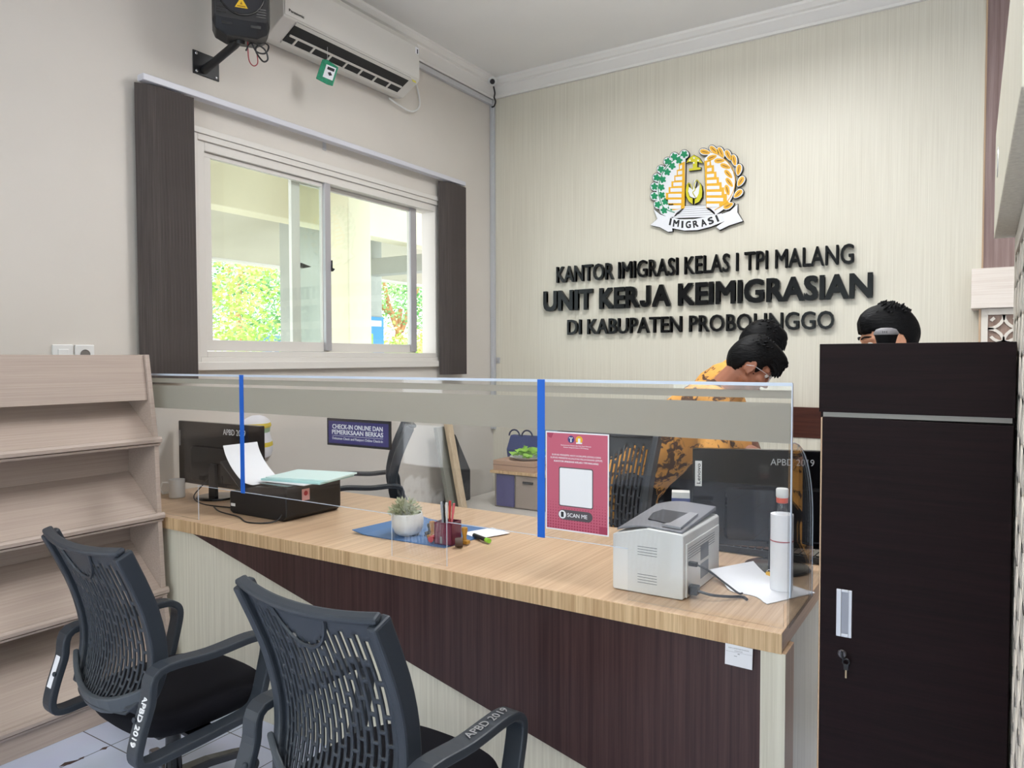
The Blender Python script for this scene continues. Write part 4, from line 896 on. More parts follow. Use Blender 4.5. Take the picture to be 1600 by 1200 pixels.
# far counter box and fretwork on the back wall
fb = thing('wall_box', 'cream box fixed on the reddish board at the far right, over the white fretwork', 'box', (3.5, -0.15, 1.70))
MB().bx(3.186, 4.3, -0.25, -0.010, 1.706, 1.912).build('box_body', M['shelf_w'] if 'shelf_w' in M else wood('pale_grained_box', srgb(222, 208, 196), srgb(236, 226, 216), (2, 60, 120), 0.45), fb, bevel=0.002)
ff = thing('fretwork_screen', 'white fretwork screen below the cream box at the far right', 'screen', (3.7, -0.2, 0))
MB().bx(3.245, 4.2, -0.19, -0.18, 0.142, 1.70).build('backing_board', back_b, ff)
f = MB(); f.bx(3.232, 3.262, -0.206, -0.178, 0.142, 1.704); f.bx(3.262, 4.2, -0.206, -0.191, 1.672, 1.704); f.build('frame', fret, ff, bevel=0.001)
k = MB(); lattice(k, 3.262, 4.2, 0.9, 1.672, 0.07, 0.015, lambda u, w, e: (u, -0.2045+0.013*e, w), 1); k.build('fretwork', fret, ff)
MB().bx(3.221, 3.231, -0.205, -0.012, 0.142, 1.703).solo('edge_board', M['tan'], 'narrow tan edge board left of the white fretwork screen', 'board')

# ------------------------------------------------------------------ air conditioner
AY0, AY1 = -2.215, -1.142
ac = thing('air_conditioner', 'white split air conditioner high on the left wall above the window', 'air conditioner', (0.11, -1.68, 3.13))
body = [(0.002, 3.135), (0.05, 3.120), (0.085, 3.119), (0.098, 3.1265), (0.2195, 3.1955), (0.221, 3.20), (0.222, 3.40), (0.205, 3.435), (0.15, 3.448), (0.002, 3.448)]
MB().prism(body, AY0, AY1, 'y').build('casing', M['acwhite'], ac, bevel=0.006)
MB().prism([(0.2215, 3.202), (0.2265, 3.206), (0.2285, 3.398), (0.2235, 3.404)], AY0+0.006, AY1-0.006, 'y').build('front_panel', M['acwhite'], ac, bevel=0.002)
va, vb = Vector((0.098, 0, 3.1265)), Vector((0.2195, 0, 3.1955)); vn_ = Vector((vb.z-va.z, 0, -(vb.x-va.x))).normalized()
def vent(a, b, y0, y1, d0, d1):
    p, q = va.lerp(vb, a), va.lerp(vb, b); return MB().prism([(p.x+vn_.x*d0, p.z+vn_.z*d0), (q.x+vn_.x*d0, q.z+vn_.z*d0), (q.x+vn_.x*d1, q.z+vn_.z*d1), (p.x+vn_.x*d1, p.z+vn_.z*d1)], y0, y1, 'y')
vent(0.0, 1.0, AY0+0.09, AY1-0.08, 0.0005, 0.0045).build('air_outlet', M['black'], ac)
vent(0.86, 1.0, AY0+0.085, AY1-0.075, 0.004, 0.008).build('outlet_rim', M['acwhite'], ac)
vent(0.36, 0.44, AY0+0.10, AY1-0.09, 0.005, 0.012).build('flap', M['acwhite'], ac, bevel=0.001)
vent(-0.05, 0.06, AY0+0.085, AY1-0.075, 0.001, 0.010).build('outlet_rim', M['acwhite'], ac, bevel=0.001)
n = 7
for i in range(n):
    y = AY0+0.17+(AY1-AY0-0.34)*i/(n-1); vent(0.04, 0.40, y-0.02, y-0.008, 0.004, 0.009).build('vane', M['acwhite'], ac)
k = MB(); k.text('Panasonic', (0.2285, AY0+0.03, 3.225), (0, 1, 0), (0, 0, 1), w=0.10, h=0.014, depth=0.0006, bold=0.012); k.build('lettering', M['ink'], ac)
MB().bx(0.2285, 0.2291, AY1-0.045, AY1-0.015, 3.355, 3.395).build('label', M['paper'], ac); MB().bx(0.229, 0.2295, AY1-0.032, AY1-0.022, 3.358, 3.385).build('label_print', M['ink'], ac)
MB(Matrix.Translation((0.2145, AY1-0.045, 3.187)) @ Matrix.Rotation(R(62-90), 4, 'Y')).bx(-0.001, 0.001, -0.016, 0.016, -0.011, 0.011).build('energy_label', plain('yellow_green_label', srgb(226, 220, 90), 0.5), ac)
cable('aircon_cable', [(0.03, -1.21, 3.108), (0.035, -1.10, 3.085), (0.03, -0.99, 3.085), (0.025, -0.91, 3.14), (0.02, -0.905, 3.22), (0.02, -0.96, 3.31), (0.02, -1.10, 3.34), (0.02, -1.138, 3.34)], 0.006, M['whiteplast'], 'white cable curling from the air conditioner right end')
pk = thing('air_freshener', 'green air freshener packet hanging under the air conditioner', 'packet', (0.205, -1.92, 2.93))
pkM = Matrix.Translation((0.215, -1.912, 3.005)) @ Matrix.Rotation(R(52), 4, 'Z') @ Matrix.Rotation(R(17), 4, 'Y')
MB(pkM).prism([(-0.046, 0.058), (-0.02, 0.066), (0.046, 0.050), (0.046, -0.058), (0.015, -0.062), (-0.048, -0.055)], -0.004, 0.004, 'y').build('pouch', plain('foil_green', srgb(28, 142, 104), 0.3, noise_amt=0.35, nscale=60), pk, bevel=0.003)
MB(pkM).bx(-0.018, 0.036, -0.0046, -0.0042, -0.032, 0.04).build('label', M['paper'], pk)
k = MB(pkM); k.bx(-0.008, 0.030, -0.0052, -0.0047, 0.016, 0.032); k.prism([(0.0, 0.0), (0.014, 0.008), (0.026, -0.006), (0.012, -0.014)], -0.0052, -0.0047, 'y'); k.build('label_print', M['ink'], pk)
MB().tube([(0.20, -1.90, 3.058), (0.192, -1.89, 3.10), (0.188, -1.885, 3.158)], 0.001, 5).build('string', M['whiteplast'], pk)

# ------------------------------------------------------------------ loudspeaker on its wall bracket
spc = Vector((0.315, -2.545, 3.135)); dirv = (Vector((3.25, -4.81, 1.9))-spc).normalized(); dirv = Vector((dirv.x+0.05, dirv.y, dirv.z+0.2)).normalized()
xr = Vector((0, 0, 1)).cross(-dirv).normalized()*-1; xr = (-dirv).cross(Vector((0, 0, 1))).normalized(); uz = xr.cross(-dirv).normalized()
SM = Matrix(((xr.x, -dirv.x, uz.x, spc.x), (xr.y, -dirv.y, uz.y, spc.y), (xr.z, -dirv.z, uz.z, spc.z), (0, 0, 0, 1)))   # local -y looks into the room
sp = thing('loudspeaker', 'black loudspeaker with a yellow triangle hanging at the top of the left wall', 'loudspeaker', spc)
hw_ = 0.124
MB(SM).rings([[(-hw_, y, 0.28), (hw_, y, 0.28), (hw_, y, -0.150), (hw_*0.9, y, -0.182), (hw_*0.55, y, -0.205), (-hw_*0.5, y, -0.205), (-hw_*0.9, y, -0.182), (-hw_, y, -0.150)] if abs(y) < 0.1 else [(-hw_*0.93, y, 0.27), (hw_*0.93, y, 0.27), (hw_*0.93, y, -0.128), (hw_*0.86, y, -0.135), (hw_*0.5, y, -0.138), (-hw_*0.5, y, -0.138), (-hw_*0.86, y, -0.135), (-hw_*0.93, y, -0.128)] for y in (-0.11, -0.085, 0.08, 0.11)]).build('cabinet_shell', M['black'], sp, bevel=0.006)
k = MB(SM); k.tube([(0.10*math.cos(R(a)), -0.1105, -0.018+0.10*math.sin(R(a))) for a in range(0, 360, 12)], 0.004, 6, closed=True); k.build('woofer_ring', M['black_gloss'], sp, smooth=True)
k = MB(SM); k.prism([(0.095*math.cos(R(a)), -0.018+0.095*math.sin(R(a))) for a in range(0, 360, 15)], -0.1122, -0.1105, 'y'); k.build('woofer_cover', plain('dark_navy_cover', srgb(20, 22, 30), 0.5), sp)
for s in (-1, 1):
    k = MB(SM)
    for q in range(4): k.bx(s*0.085-0.02, s*0.085+0.02, -0.1116, -0.1105, -0.085-q*0.011, -0.080-q*0.011)
    k.build('grille', M['black_gloss'], sp)
for s in (-1, 1): MB(SM).bx(s*0.062-0.022, s*0.062+0.022, -0.104, -0.097, -0.165, -0.152).build('foot_slot', M['black_gloss'], sp)
MB(SM).prism([(-0.028, -0.088), (0.028, -0.088), (0.0, -0.042)], -0.1132, -0.1124, 'y').build('warning_triangle', plain('warning_yellow', srgb(232, 190, 30), 0.5), sp)
k = MB(SM); k.prism([(-0.0055, -0.074), (0.0055, -0.074), (0, -0.06)], -0.1138, -0.1133, 'y'); k.bx(-0.018, 0.018, -0.1138, -0.1133, -0.084, -0.079); k.build('triangle_print', plain('triangle_brown', srgb(150, 110, 20), 0.5), sp)
bkt = thing('speaker_bracket', 'black square wall bracket with a slanting arm under the loudspeaker', 'bracket', (0.0, -2.51, 2.84))
MB(Matrix.Translation((0, -2.512, 2.89)) @ Matrix.Rotation(R(0), 4, 'X')).bx(0.0005, 0.008, -0.072, 0.072, -0.056, 0.056).build('wall_plate', M['black'], bkt, bevel=0.002)
k = MB()
for y in (-0.055, 0.055):
    for z in (-0.042, 0.042): k.ball((0.009, -2.512+y, 2.89+z), (0.004, 0.008, 0.008), sub=2)
k.build('screw', M['chrome'], bkt, smooth=True)
k = MB(); k.tube([(0.006, -2.525, 2.865), (0.07, -2.53, 2.875), (0.255, -2.535, 2.925), (0.30, -2.54, 2.945)], [0.021, 0.019, 0.019, 0.022], 14); k.cyl((0.30, -2.54, 2.92), (0.308, -2.543, 2.945), 0.022, None, 16); k.build('arm', M['black'], bkt, smooth=40)
loop = [Vector((0.33, -2.50, 2.935)), Vector((0.33, -2.47, 2.90)), Vector((0.33, -2.42, 2.91)), Vector((0.33, -2.40, 2.95)), Vector((0.335, -2.44, 2.95)), Vector((0.335, -2.48, 2.905)), Vector((0.335, -2.44, 2.865)), Vector((0.335, -2.41, 2.885)), Vector((0.335, -2.43, 2.925)), Vector((0.335, -2.50, 2.93)), Vector((0.33, -2.53, 2.885))]
cable('speaker_cable', loop, 0.004, M['black'], 'looped black cable hanging beside the speaker arm')
cable('speaker_wire', [(0.33, -2.52, 2.93), (0.33, -2.515, 2.85), (0.33, -2.49, 2.828), (0.33, -2.465, 2.85), (0.33, -2.47, 2.90)], 0.0025, plain('red_wire', srgb(150, 40, 48), 0.5), 'thin red wire loop under the loudspeaker')

# ------------------------------------------------------------------ vertical blind drawn to both sides of the window
bl = thing('vertical_blind', 'dark vertical blind parted to both sides of the window on a white rail', 'blind', (0.06, -1.67, 2.70))
MB().bx(0.035, 0.085, -2.885, -0.462, 2.692, 2.722).build('headrail', plain('rail_enamel', srgb(206, 206, 214), 0.4), bl, bevel=0.004)
for y in (-2.80, -1.74, -0.52):
    k = MB(); k.bx(0.0005, 0.040, y-0.012, y+0.012, 2.722, 2.727); k.bx(0.0005, 0.006, y-0.012, y+0.012, 2.66, 2.727); k.build('bracket', M['alu'], bl, bevel=0.001)
MB.base = UNSCALED
slat_bm = MB(); pth = [(-0.061, 0.006), (-0.03, 0.0005), (0.0, -0.0015), (0.03, 0.0005), (0.061, 0.006)]
slat_bm.rings([[(u, w_-0.0006, z) for u, w_ in pth]+[(u, w_+0.0006, z) for u, w_ in pth[::-1]] for z in (-1.49, 0.0)])
s0 = slat_bm.build('slat', M['slat']); s0.parent = bl
first = True
for y0 in (-2.852, -0.672):
    for i in range(11):
        o = s0 if first else s0.copy()
        if not first: COL.objects.link(o); o.parent = bl
        first = False
        p = ROOM_CAM_SCALE @ Vector((0.064, y0+i*0.0165, 2.684)); o.location = p-bl.location; o.rotation_euler.z = R(68)+R(1.5)*math.sin(i*2.1+y0)
MB.base = ROOM_CAM_SCALE

# ------------------------------------------------------------------ small things in the far left corner
MB().bx(0.002, 0.034, -0.034, -0.002, 0.9, 3.44).solo('cable_trunking', plain('pale_blue_grey_plastic', srgb(190, 192, 196), 0.4), 'vertical grey white trunking in the far left corner', 'trunking', 'cable trunking', bevel=0.003)
MB().bx(0.002, 0.030, -1.10, -0.036, 3.40, 3.436).solo('cable_trunking', plain('pale_blue_grey_plastic2', srgb(196, 196, 198), 0.4), 'horizontal trunking below the moulding, from air conditioner to corner', 'trunking', 'cable trunking', bevel=0.003)
cc = thing('security_camera', 'small white security camera with a black lens in the ceiling corner', 'camera', (0.05, -0.12, 3.47))
MB(Matrix.Translation((0.105, -0.15, 3.53))).ball((0, 0, 0), (0.036, 0.036, 0.034), sub=3).build('housing', M['whiteplast'], cc, smooth=True)
ld = Vector((0.55, -0.75, -0.42)).normalized(); lc = Vector((0.105, -0.15, 3.53))
MB().cyl(lc+ld*0.028, lc+ld*0.042, 0.02, 0.018, 20).build('lens', M['black_gloss'], cc, smooth=40)
MB().cyl((0.095, -0.115, 3.555), (0.105, -0.14, 3.54), 0.02, 0.02, 12).build('mount', M['whiteplast'], cc, smooth=40)
cable('camera_cable', [(0.10, -0.125, 3.50), (0.095, -0.10, 3.46), (0.07, -0.07, 3.44), (0.075, -0.06, 3.41), (0.05, -0.045, 3.385), (0.03, -0.05, 3.38)], 0.006, M['black'], 'dark cable dropping from the corner security camera')
cl = thing('wall_clip', 'small metal clip on the sign wall beside the corner trunking', 'clip', (0.055, -0.01, 1.42))
k = MB(); k.bx(0.04, 0.07, -0.006, -0.0005, 1.415, 1.46); k.bx(0.05, 0.062, -0.02, -0.006, 1.43, 1.445); k.build('clip_plate', M['alu'], cl, bevel=0.001)

# ------------------------------------------------------------------ sign on the back wall
JX0, JX1 = 1.258, 1.322
def wall_line(txt, x0, x1, z0, z1, bold, label):
    k = MB(); k.text(txt, (x0, -0.012, z0), (1, 0, 0), (0, 0, 1), w=x1-x0, h=z1-z0, depth=0.028, bold=bold)
    for x in (x0+0.1, (x0+x1)/2, x1-0.1): k.bx(x-0.002, x+0.002, -0.013, 0.0, z0+0.02, z0+0.024)
    return k.solo('wall_lettering', M['letter'], label, 'lettering', 'raised lettering lines on the sign wall')
wall_line('KANTOR IMIGRASI KELAS I TPI MALANG', 0.591, 2.591, 2.006, 2.122, 0.010, 'raised black top line of lettering just under the round emblem')
k = MB()
k.text('UNIT KER', (0.481, -0.012, 1.800), (1, 0, 0), (0, 0, 1), w=JX0-0.497, h=0.148, depth=0.028, bold=0.032)
k.text('A KEIMIGRASIAN', (JX1+0.012, -0.012, 1.800), (1, 0, 0), (0, 0, 1), w=2.683-JX1, h=0.148, depth=0.028, bold=0.032)
ro, ri, xo = 0.038, 0.008, JX1-0.038
jp = [(JX1, 1.948), (JX1, 1.838)]+[(xo+ro*math.cos(R(a)), 1.838+ro*math.sin(R(a))) for a in range(-15, -181, -15)]+[(xo-ro, 1.848), (xo-ri, 1.848)]+[(xo+ri*math.cos(R(a)), 1.838+ri*math.sin(R(a))) for a in range(-180, 1, 30)]+[(JX1-0.030, 1.838), (JX1-0.030, 1.948)]
k.prism(jp, -0.040, -0.012, 'y')
for x in (0.6, 1.6, 2.6): k.bx(x-0.002, x+0.002, -0.013, 0.0, 1.85, 1.854)
k.solo('wall_lettering', M['letter'], 'raised black bold middle line of lettering, the largest on the wall', 'lettering', 'raised lettering lines on the sign wall')
wall_line('DI KABUPATEN PROBOLINGGO', 0.682, 2.489, 1.624, 1.732, 0.010, 'raised black bottom line of lettering behind the bowed heads')

em = thing('wall_emblem', 'round emblem with green branch, golden gate and ribbon above the lettering', 'emblem', (1.63, -0.03, 2.35))
def E(u, v): return (1.16228+0.00065119*u+0.00000221*v, 3.037028-0.00010958*u-0.00065773*v)
def epoly(mb, pts, y0, y1): mb.prism([E(*p) for p in pts], y1, y0, 'y')
def grow(pts, d):
    cx = sum(p[0] for p in pts)/len(pts); cy = sum(p[1] for p in pts)/len(pts); out = []
    n = len(pts)
    for i in range(n):
        a, b, c = pts[i-1], pts[i], pts[(i+1) % n]
        t = Vector((c[0]-a[0], c[1]-a[1])); nn = Vector((t.y, -t.x)); nn = nn.normalized() if nn.length else Vector((0, 0))
        if nn.dot(Vector((b[0]-cx, b[1]-cy))) < 0: nn = -nn
        out.append((b[0]+nn.x*d, b[1]+nn.y*d))
    return out
plateL = [(612, 300), (602, 800), (560, 850), (500, 890), (430, 905), (350, 870), (310, 760), (300, 660), (315, 560), (350, 470), (400, 390), (480, 310), (560, 260), (600, 250)]
plateR = [(808, 300), (850, 262), (900, 225), (960, 262), (1040, 330), (1095, 420), (1120, 520), (1100, 640), (1060, 720), (1000, 790), (920, 850), (830, 790), (808, 330)]
stairs = [(572, 785), (832, 755), (832, 775), (872, 790), (915, 825), (920, 870), (480, 905), (520, 850), (572, 810)]
rib_c = [(430, 900), (560, 915), (700, 905), (850, 870), (985, 828), (1012, 905), (880, 965), (740, 1010), (600, 1025), (470, 1010), (398, 975)]
rib_l = [(272, 830), (345, 880), (432, 902), (400, 975), (472, 1008), (475, 1040), (430, 1050), (340, 1010), (235, 995), (312, 925)]
rib_r = [(1140, 730), (1138, 810), (1192, 890), (1060, 940), (965, 992), (930, 965), (1012, 905), (985, 835), (1070, 800)]
treep = [(622, 345), (650, 300), (700, 268), (755, 295), (792, 345), (760, 340), (735, 330), (735, 388), (770, 388), (770, 408), (650, 425), (650, 402), (690, 398), (690, 335), (660, 335)]
budp = [(640, 545), (650, 585), (640, 640), (660, 690), (690, 700), (690, 755), (650, 730), (622, 680), (618, 620), (625, 570)]
budr = [(765, 540), (760, 590), (752, 650), (725, 700), (712, 700), (712, 752), (755, 728), (785, 680), (788, 620), (780, 570)]
bulb = [(640, 580), (690, 610), (700, 520), (730, 510), (710, 610), (760, 560), (768, 610), (740, 680), (705, 695), (660, 680), (640, 630)]
def leafpoly(cx, cy, ang, l, w_, n=10):
    out = []
    for i in range(n):
        a = 2*math.pi*i/n; x = l/2*math.cos(a); y = w_/2*math.sin(a)*(1-0.25*math.cos(a)); c, s = math.cos(ang), math.sin(ang); out.append((cx+x*c-y*s, cy+x*s+y*c))
    return out
def cotton(cx, cy, ang, r):
    pts = []
    for i in range(15):
        a = 2*math.pi*i/15+ang; rr = r*(1.0 if i % 3 else 0.62); pts.append((cx+rr*math.cos(a), cy+rr*math.sin(a)*0.95))
    return pts
greens = [(600, 262), (545, 325), (495, 288), (425, 338), (472, 382), (352, 420), (420, 445), (305, 505), (370, 522), (282, 598), (355, 602), (280, 695), (360, 682), (318, 780), (398, 745), (385, 835), (462, 795)]
ears = [(815, 235, 0.2), (905, 215, 0.7), (885, 288, -0.4), (975, 235, 1.1), (960, 318, -0.1), (1048, 262, 1.1), (1020, 370, 0.3), (1105, 310, 1.35), (1050, 445, 0.8), (1150, 400, 1.75), (1060, 525, 0.9), (1170, 510, 2.1), (1040, 600, 1.3), (1145, 630, 2.35), (1050, 750, -0.5)]
k = MB()
for p, d in ((plateL, 4), (plateR, 4), (rib_c, 6), (rib_l, 6), (rib_r, 6), (stairs, 4), (treep, 5), (budp, 6), (budr, 6), (bulb, 5)): epoly(k, grow(p, d), -0.004, -0.024)
for cx, cy in greens: epoly(k, [(cx+53*math.cos(R(a)), cy+50*math.sin(R(a))) for a in range(0, 360, 20)], -0.004, -0.0238)
for cx, cy, a in ears: epoly(k, leafpoly(cx, cy, a, 132, 76, 14), -0.004, -0.0238)
k.build('black_backing', M['letter'], em)
k = MB()
for p in (plateL, plateR, stairs): epoly(k, p, -0.024, -0.027)
for cx, cy in greens: epoly(k, [(cx+47*math.cos(R(a)), cy+44*math.sin(R(a))) for a in range(0, 360, 20)], -0.024, -0.0268)
for cx, cy, a in ears: epoly(k, leafpoly(cx, cy, a, 120, 64, 14), -0.024, -0.0268)
for p in (rib_l, rib_r): epoly(k, p, -0.0245, -0.0285)
epoly(k, bulb, -0.024, -0.027); k.build('white_plate', M['signwhite'], em)
k = MB(); epoly(k, rib_c, -0.0245, -0.032); k.build('ribbon', M['signwhite'], em)
k = MB()
for i in range(6):
    a = i/5; y0 = 778+a*105; x0 = 572-a*85; x1 = 838+a*80; epoly(k, [(x0, y0+22), (x1, y0-18), (x1, y0-14.5), (x0, y0+25.5)], -0.027, -0.0282)
k.build('stair_line', M['greyink'], em)
# gates: golden stepped towers with white openings
gl = [(606, 335), (606, 800), (480, 828), (440, 790), (420, 735), (405, 730), (405, 655), (436, 655), (436, 597), (465, 595), (465, 538), (495, 535), (495, 478), (522, 475), (522, 420), (545, 415), (545, 360)]
gr = [(810, 325), (872, 308), (880, 365), (905, 362), (908, 428), (930, 425), (932, 480), (955, 478), (956, 528), (982, 525), (985, 578), (1008, 575), (1010, 640), (1036, 636), (1036, 700), (1060, 720), (1000, 752), (830, 785)]
k = MB(); epoly(k, gl, -0.027, -0.0295); epoly(k, gr, -0.027, -0.0295); k.build('golden_gate', M['gold'], em)
k = MB()
for i, (xl, xr_) in enumerate(((556, 578), (535, 580), (508, 580), (486, 578), (456, 576), (432, 572), (430, 570), (440, 566))):
    z = 372+i*58; epoly(k, [(xl, z+4), (xr_, z-4), (xr_, z+32), (xl, z+40)], -0.0295, -0.0307)
k.build('gate_opening', M['signwhite'], em); k = MB()
for i, (xl, xr_) in enumerate(((838, 862), (838, 884), (836, 908), (836, 934), (836, 962), (835, 984), (834, 1000), (834, 960))):
    z = 335+i*58; epoly(k, [(xl, z+3), (xr_, z-5), (xr_, z+27), (xl, z+36)], -0.0295, -0.0307)
k.build('gate_opening', M['signwhite'], em)
k = MB()
for cx, cy in greens: epoly(k, cotton(cx, cy, cx*0.01, 39), -0.027, -0.0295)
stem = [(570, 275), (480, 330), (410, 395), (360, 480), (330, 570), (325, 660), (350, 750), (400, 820), (500, 850)]
k2 = [Vector((E(*p)[0], -0.0285, E(*p)[1])) for p in stem]; k.tube(catmull(k2, 4), 0.0028, 6); k.build('green_branch', M['green'], em)
k = MB()
for cx, cy, a in ears: epoly(k, leafpoly(cx, cy, a, 106, 46), -0.027, -0.0295)
st2_ = [Vector((E(*p)[0], -0.0288, E(*p)[1])) for p in [(860, 230), (960, 265), (1050, 340), (1105, 430), (1115, 540), (1085, 640), (1020, 730), (915, 800)]]; k.tube(catmull(st2_, 4), 0.0026, 6)
k.build('golden_ears', M['gold'], em)
k = MB()
for cx, cy, a in ears: epoly(k, leafpoly(cx, cy, a, 70, 10), -0.0295, -0.0303)
k.build('ear_vein', plain('brown_vinyl', srgb(150, 96, 40), 0.5), em)
k = MB(); epoly(k, treep, -0.024, -0.028); k.build('tree_motif', M['olive'], em)
k = MB()
for c in ((660, 322), (702, 298), (745, 320), (700, 345)): epoly(k, [(c[0]+9*math.cos(R(a)), c[1]+9*math.sin(R(a))) for a in range(0, 360, 40)], -0.028, -0.029)
k.build('tree_dots', M['signwhite'], em)
k = MB(); epoly(k, budp, -0.0271, -0.030); epoly(k, budr, -0.0271, -0.030)
bs = [Vector((E(*p)[0], -0.029, E(*p)[1])) for p in [(760, 545), (730, 515), (705, 560), (715, 610), (690, 640), (715, 680)]]; k.tube(catmull(bs, 4), 0.003, 6)
bs = [Vector((E(*p)[0], -0.029, E(*p)[1])) for p in [(640, 550), (665, 560), (690, 610)]]; k.tube(catmull(bs, 4), 0.003, 6)
k.build('bud_motif', M['olive'], em)
k = MB()
for chh, u, v, a in (('I', 449, 982, 12), ('M', 513, 994, 8), ('I', 583, 1000, 2), ('G', 648, 998, -3), ('R', 728, 984, -9), ('A', 812, 966, -15), ('S', 888, 940, -18), ('I', 955, 912, -22)):
    p = E(u, v); p2 = (p[0], -0.032, p[1]); xd = Vector((math.cos(R(-a)), 0, math.sin(R(-a)))); ud = Vector((-xd.z, 0, xd.x))
    k.text(chh, p2, xd, ud, h=0.046, w={'I': 0.0135, 'M': 0.042}.get(chh, 0.036), depth=0.001, bold=0.035, align='C')
k.build('ribbon_lettering', M['ink'], em)

# ------------------------------------------------------------------ back office corner behind the counter
lb = thing('low_bench', 'low pale bench in the far left corner under the leaning boards', 'bench', (0.55, -0.6, 0))
MB().bx(0.04, 1.15, -1.15, -0.04, 0.39, 0.42).build('bench_top', plain('pale_bench_board', srgb(214, 208, 200), 0.4), lb, bevel=0.003)
for x in (0.06, 1.10):
    for y in (-1.12, -0.09): MB().bx(x, x+0.035, y, y+0.035, 0.1415, 0.389).build('leg', M['alu'], lb)
du = thing('drawer_unit', 'small grey brown drawer unit with an oak top on the low bench', 'cabinet', (0.56, -0.35, 0.42))
MB().bx(0.38, 0.78, -0.54, -0.16, 0.4205, 0.655).build('carcass', plain('grey_brown_board', srgb(148, 136, 126), 0.5), du, bevel=0.002)
MB().bx(0.355, 0.80, -0.565, -0.14, 0.6555, 0.675).build('top_board', M['oak_edge'], du, bevel=0.002)
MB().bx(0.40, 0.545, -0.552, -0.541, 0.43, 0.650).build('drawer_front', plain('violet_blue_board', srgb(74, 72, 128), 0.5), du, bevel=0.002)
d2 = MB().bx(0.56, 0.765, -0.552, -0.541, 0.43, 0.650).build('drawer_front', plain('warm_grey_board', srgb(160, 146, 136), 0.5), du, bevel=0.002)
MB().bx(0.62, 0.70, -0.562, -0.552, 0.60, 0.615).build('handle', M['ink'], d2)
cx_ = thing('carton', 'flat brown carton lying on the small drawer unit', 'box', (0.55, -0.4, 0.675))
MB().bx(0.37, 0.70, -0.545, -0.25, 0.6755, 0.745).build('carton_body', plain('brown_card', srgb(186, 152, 128), 0.7), cx_, bevel=0.002)
MB().bx(0.369, 0.701, -0.546, -0.249, 0.712, 0.716).build('lid_gap', plain('carton_dark', srgb(120, 88, 74), 0.7), cx_)
bg_ = thing('blue_bag', 'dark blue bag with looped handles behind the brown carton', 'bag', (0.40, -0.18, 0.675))
k = MB(); k.rings([[(0.28+0.26*t, -0.22+dy, 0.676) for t, dy in ((0, 0), (1, 0), (1, 0.10), (0, 0.10))], [(0.27+0.28*t, -0.225+dy, 0.78) for t, dy in ((0, 0), (1, 0), (1, 0.11), (0, 0.11))], [(0.29+0.25*t, -0.20+dy, 0.885) for t, dy in ((0, 0), (1, 0), (1, 0.05), (0, 0.05))]]); k.build('bag_body', plain('dark_blue_cloth', srgb(44, 58, 120), 0.8), bg_, bevel=0.01)
for x in (0.33, 0.44): MB().tube(arc((x, -0.205, 0.88), 0.045, 0, 180, 12, 'xz'), 0.006, 8).build('handle', plain('navy_strap', srgb(34, 40, 80), 0.8), bg_, smooth=True)
pl2 = thing('fruit_tray', 'white tray of bright green leaves on the brown carton', 'tray', (0.62, -0.35, 0.745))
MB().lathe([(0, 0.7455), (0.08, 0.7455), (0.125, 0.765), (0.128, 0.768), (0.08, 0.752), (0, 0.752)], (0.565, -0.40, 0)).build('dish', M['whiteplast'], pl2, smooth=40)
rnd = random.Random(9); k = MB()
for i in range(70):
    c = Vector((0.565+rnd.gauss(0, 0.045), -0.40+rnd.gauss(0, 0.045), 0.765+rnd.random()*0.05)); a = rnd.uniform(0, 6.28); dd = Vector((math.cos(a), math.sin(a), rnd.uniform(-.2, .8))).normalized(); o = dd.orthogonal().normalized()
    k.face([k.v(c), k.v(c+dd*0.03+o*0.014), k.v(c+dd*0.06), k.v(c+dd*0.03-o*0.014)])
k = k.build('greens', plain('fresh_green_leaf', srgb(150, 204, 70), 0.6), pl2, recalc=False); k['kind'] = 'stuff'
va_ = thing('blue_vase', 'tall pale blue vase standing behind the green leaves', 'vase', (0.53, -0.19, 0.675))
MB().lathe([(0, 0.6755), (0.045, 0.6755), (0.05, 0.70), (0.062, 0.90), (0.06, 1.0), (0.045, 1.05), (0.04, 1.05), (0.055, 0.99), (0, 0.98)], (0.63, -0.19, 0), 24).build('vase_body', plain('pale_blue_glaze', srgb(120, 156, 170), 0.3), va_, smooth=50)
pale_board = wood('pale_board', srgb(206, 184, 154), srgb(226, 206, 178), (60, 60, 2), 0.5)
def board(label, y, xb, xt, z1, wd, m):
    p = MB(); th = 0.03
    p.prism([(xb, 0.4215), (xb+th, 0.4215), (xt+th, z1), (xt, z1)], y, y+wd, 'y'); return p.solo('leaning_board', m, label, 'board', 'boards leaning in the far left corner', bevel=0.002)
board('light wood board leaning outermost in the far left corner', -0.80, 0.26, 0.13, 1.02, 0.06, pale_board)
board('grey board leaning innermost between light wood board and wall', -0.84, 0.19, 0.075, 0.98, 0.10, plain('grey_green_board', srgb(146, 146, 138), 0.6))
k = MB(); k.prism([(-0.66, 0.4205), (-0.44, 0.4205), (-0.44, 0.64), (-0.62, 0.92)], 0.04, 0.10, 'x'); k.solo('folded_bag', plain('dark_grey_cloth', srgb(60, 60, 62), 0.8), 'dark grey folded bag hanging behind the leaning boards', 'bag', bevel=0.01)
hg = thing('cloth_cap', 'white and yellow striped cloth hung on the wall behind the left hand monitor', 'cloth', (0.0, -2.24, 0.93))
def capb(z0, z1, nm, m):
    k = MB(); 
    f = lambda z: 0.10+0.01*math.sin(z*40) if z < 1.09 else 0.10*math.sqrt(max(0.0, 1-((z-1.09)/0.065)**2))
    zs = [z0+(z1-z0)*i/4 for i in range(5)]
    k.rings([[(0.003+0.06*max(0, math.sin(math.pi*j/10))*(f(z)/0.1), -2.245-f(z)+2*f(z)*j/10, z) for j in range(11)] for z in zs]); k.build(nm, m, hg, smooth=60)
